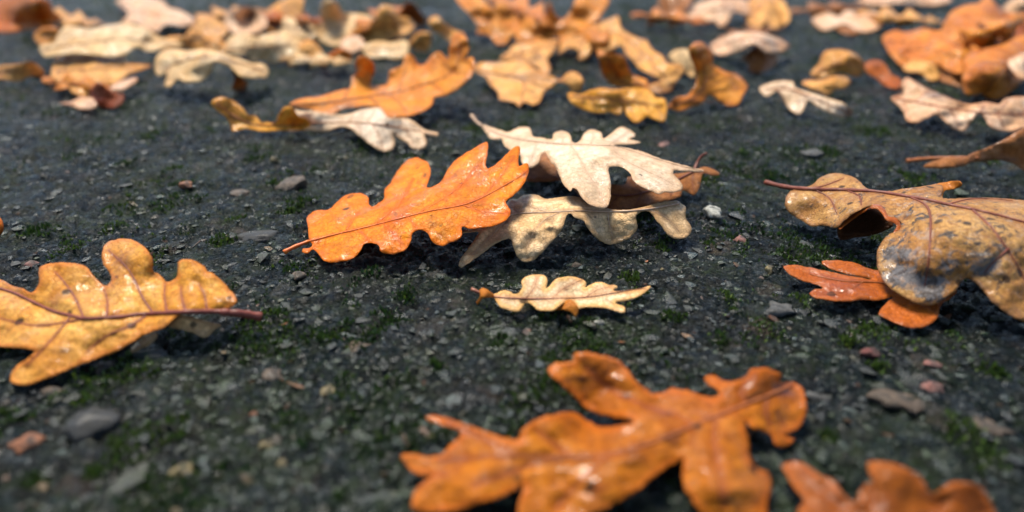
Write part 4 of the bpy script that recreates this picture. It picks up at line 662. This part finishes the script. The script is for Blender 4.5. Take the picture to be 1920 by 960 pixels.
# --- more whole leaves in the far band, each an oak outline with its own lobes
def oak(label, u, v, length, ang, squash, mat, lift=10., seed=1, lobes=3.6):
    r = random.Random(seed * 31 + 7); n = 26; up, dn = [], []
    ph, pd = r.uniform(-.5, .5), r.uniform(-.5, .5)
    for i in range(n + 1):
        t = i / n; env = .30 * math.sin(math.pi * min(1, t ** .8 * 1.02)) ** .75
        for lst, s, p in ((up, -1, ph), (dn, 1, pd)):
            w = env * (.64 + .40 * math.cos(6.283 * lobes * t + p) + r.uniform(-.10, .10)); lst.append((t - .5 - .05 * math.cos(6.283 * lobes * t + p), s * w))
    a = math.radians(ang); ca, sa = math.cos(a), math.sin(a)
    T = lambda p: (u + length * (p[0] * ca - p[1] * sa), v + length * squash * (p[0] * sa + p[1] * ca))
    pts = [T(p) for p in up] + [T(p) for p in dn[::-1][1:-1]]
    C = [(*T((x, y)), max(2., lift * f + r.uniform(-3, 4))) for x, y, f in ((-.48, 0, .4), (-.2, 0, 1.1), (.15, 0, 1.3), (.48, 0, .6), (-.2, -.24, 1.), (-.2, .24, .2), (.15, -.26, 1.2), (.15, .26, .15))]
    leaf(label, (0, 0), 1., pts, C, mat, M_UNDER, [T((x, 0)) for x in (-.49, -.2, .1, .44)], step=6, wave=1.6, wl=40, quilt=.7, jag=.9, seed=seed * 5 + 3, rib_r=.0005)
oak('rusty lobed leaf wedged between the brown and the lavender leaf at the top edge', 1262, 34, 150, 12, .42, M_RUSTY, 12, 1)
oak('dark brown lobed leaf in the gap under the top edge leaves, right of the centre', 1412, 62, 130, -24, .40, M_BROWN, 8, 2)
oak('tan lobed leaf at the top edge, left of the tall crumpled leaf', 1690, 34, 170, 14, .40, M_BTAN, 12, 3)
oak('brown lobed leaf at the top edge over the pale lilac scraps', 1560, 16, 150, -8, .36, M_BROWN, 10, 4)
oak('soft orange lobed leaf pointing down, right of the fin shaped leaf', 1112, 66, 150, 58, .60, M_BORANGE, 13, 5)
oak('brown orange leaf leaning beside the upright ivory lobe', 716, 38, 150, -38, .60, M_RUSTY, 14, 6)
oak('rust leaf in the back row behind the glossy yellow cream leaf', 545, 34, 160, 16, .40, M_RED, 13, 7)
oak('tan leaf in the far back row, left of the rust leaf', 440, 26, 140, -12, .40, M_BTAN, 11, 8)
oak('orange leaf spread on the ground below the wide ivory leaf', 150, 158, 140, 18, .42, M_BORANGE, 7, 9)
oak('cream leaf tucked under the flat cream and the tan row leaves', 590, 112, 150, 8, .36, M_CREAM, 9, 10)
oak('orange leaf lying across the right end of the far right pile', 1868, 58, 190, -36, .62, M_BORANGE, 26, 11)
oak('rusty leaf crossing the spiky orange leaf at the top edge', 985, 22, 170, 42, .55, M_RUSTY, 18, 12)
oak('peach leaf lying under the right edge of the red corner leaf', 130, 36, 150, 20, .40, M_BTAN, 8, 13)

# ---------------------------------------------------------------- pebbles that can be picked out one by one
S_GREY = stone_mat('grey_stone', (.06, .062, .06), (.10, .098, .09), (.2, .19, .17)); S_WHITE = stone_mat('white_stone', (.46, .46, .40), (.30, .30, .26), (.6, .6, .55))
S_PINK = stone_mat('pink_stone', (.26, .11, .085), (.16, .075, .06), (.34, .2, .16)); S_YEL = stone_mat('ochre_stone', (.24, .19, .085), (.16, .12, .05), (.34, .28, .16))
S_TAN = stone_mat('tan_stone', (.12, .085, .055), (.07, .05, .035), (.2, .16, .12)); S_ORG = stone_mat('orange_stone', (.30, .11, .04), (.15, .06, .03), (.34, .18, .09)); S_RED = stone_mat('dark_red_stone', (.14, .04, .03), (.09, .03, .025), (.2, .09, .07)); S_SLATE = stone_mat('slate_stone', (.024, .027, .03), (.038, .038, .035), (.05, .05, .047), .5)
def pebble(label, u, v, w, d, mat, flat=.5, rot=0., ang=.24, sink=.5):
    P = unproject(u, v, 0); k = np.linalg.norm(P - np.array((0, 0, CAM_H))) / F_PX
    sx = w / 2 * k; sy = d / 2 * k / max(.35, math.sin(math.atan2(CAM_H, P[1]))); sz = min(sx, sy) * flat
    V, Fc = ICO3; r = random.Random(int(u * 7 + v)); V = V.copy()
    aa = np.arctan2(V[:, 1], V[:, 0]); V[:, :2] *= (1 + sum(r.uniform(.06, .16) * np.cos(q * aa + r.uniform(0, 6.28)) for q in (2, 3, 4, 5, 7)))[:, None]
    for _ in range(14):                                            # chip flat facets off the round form
        n = np.array([r.gauss(0, 1) for _ in range(3)]); n /= np.linalg.norm(n); c = r.uniform(.5, .85)
        t = V @ n; V = V - np.outer(np.maximum(t - c, 0), n) * .85
    V = V * (1 + ang * fbm(V[:, 0] * 1.6 + u, V[:, 1] * 1.6 + V[:, 2] * 1.1 + v, 5, 3))[:, None]
    V = V * np.array((sx, sy, sz)); a = math.radians(rot); ca, sa = math.cos(a), math.sin(a)
    V = V @ np.array([[ca, -sa, 0], [sa, ca, 0], [0, 0, 1]]).T
    o = mesh_obj('pebble', V, Fc, [mat]); o.location = (P[0], P[1], float(ground_h(P[0], P[1])) + sz * (1 - 2 * sink))
    tag(o, label, 'pebble', 'pebbles on the asphalt')
pebble('chalky white pebble standing right of the tan leaf', 1331, 405, 30, 24, S_WHITE, .8, 30, .2, .15)
pebble('small white chip below the small pale yellow leaf', 1118, 612, 28, 15, S_WHITE, .6, -20)
pebble('pink pebble on the left above the amber leaf', 59, 490, 24, 14, S_PINK, .7)
pebble('pink pebble right behind the cream leaf', 1246, 268, 26, 11, S_PINK, .5)
pebble('flat grey brown stone among the moss behind the orange leaf', 548, 352, 66, 24, S_TAN, .45, 5, .16, .4)
pebble('small orange tan pebble near the mossy patch on the left', 350, 352, 30, 9, S_ORG, .5)
pebble('round cream pebble, tiny, below the curled yellow stalk end', 514, 307, 16, 10, S_YEL, .9, 0, .08, .1)
pebble('red brown flat stone left of the flat grey one', 452, 364, 44, 15, S_TAN, .35, 12)
pebble('brown stone touching the near edge of the amber leaf', 193, 688, 34, 20, S_TAN, .7)
pebble('rusty orange chip at the lower left edge', 57, 833, 60, 32, S_ORG, .45, 15)
pebble('smooth dark slate stone, largest at the lower left', 162, 803, 96, 54, S_SLATE, .45, 20, .25, .5)
pebble('ochre round pebble in the lower left, beside two moss dots', 503, 832, 30, 22, S_YEL, .7, 0, .08)
pebble('ochre flat pebble below the stalk of the amber leaf', 612, 731, 36, 18, S_YEL, .5, -20)
pebble('little peach pebble in the lower left', 476, 777, 18, 12, S_ORG, .7, 0, .08)
pebble('ochre brown pebble nearest the bottom edge on the left', 530, 872, 26, 18, S_YEL, .6, 30)
pebble('pale two lobed ochre stone near the bottom left', 336, 880, 46, 22, S_YEL, .45, 8, .3)
pebble('tan crumbly stone right of the amber leaf stalk shade', 510, 706, 40, 20, S_TAN, .5, 10, .3)
pebble('brown pointed flake in the open ground below the orange leaf', 671, 652, 40, 36, S_TAN, .2, 70, .2, .4)
pebble('large tan crusted stone on the dark ground at lower right', 1684, 754, 100, 44, S_TAN, .3, -18, .25, .45)
pebble('pinkish grey stone touching the large tan crusted one', 1748, 733, 44, 22, S_PINK, .4, 0, .2, .45)
pebble('long brown stone slanting down at the lower right', 1838, 798, 76, 24, S_TAN, .4, -32, .15, .4)
pebble('dark red stone below the rust orange leaf', 1632, 664, 40, 20, S_RED, .45, -15)
pebble('pink stone between the dark red and the tan crusted stone', 1743, 688, 30, 14, S_PINK, .5)
pebble('light quartz grey lump left of the rust orange leaf', 1459, 585, 58, 28, S_GREY, .45, 5, .3, .4)
pebble('pinkish brown pebble right of the tan leaf tip', 1391, 450, 32, 14, S_PINK, .5)
pebble('brown chip in front of the tan leaf shadow', 1081, 501, 26, 12, S_TAN, .6)
pebble('tiny yellow pebble right of the small pale yellow leaf', 1241, 511, 10, 8, S_YEL, .8)
pebble('yellow pebble left of the rust orange leaf tips', 1441, 512, 22, 13, S_YEL, .7)
pebble('large flat brown slab set in the ground before the orange stalk', 488, 446, 92, 30, S_SLATE, .3, 5, .3, .55)
pebble('pale grey chip set upright before the deep orange leaf', 1535, 745, 24, 34, S_GREY, .5, 60)
pebble('beige long chip under the tip of the amber leaf', 100, 735, 28, 34, S_TAN, .5, 70)
pebble('grey stone half sunk behind the spotted leaf', 1520, 292, 50, 14, S_GREY, .4)
pebble('small brown pebble left of the orange stalk', 560, 528, 30, 14, S_TAN, .5, 15)
for s in STATS: print(s[1], s[0])
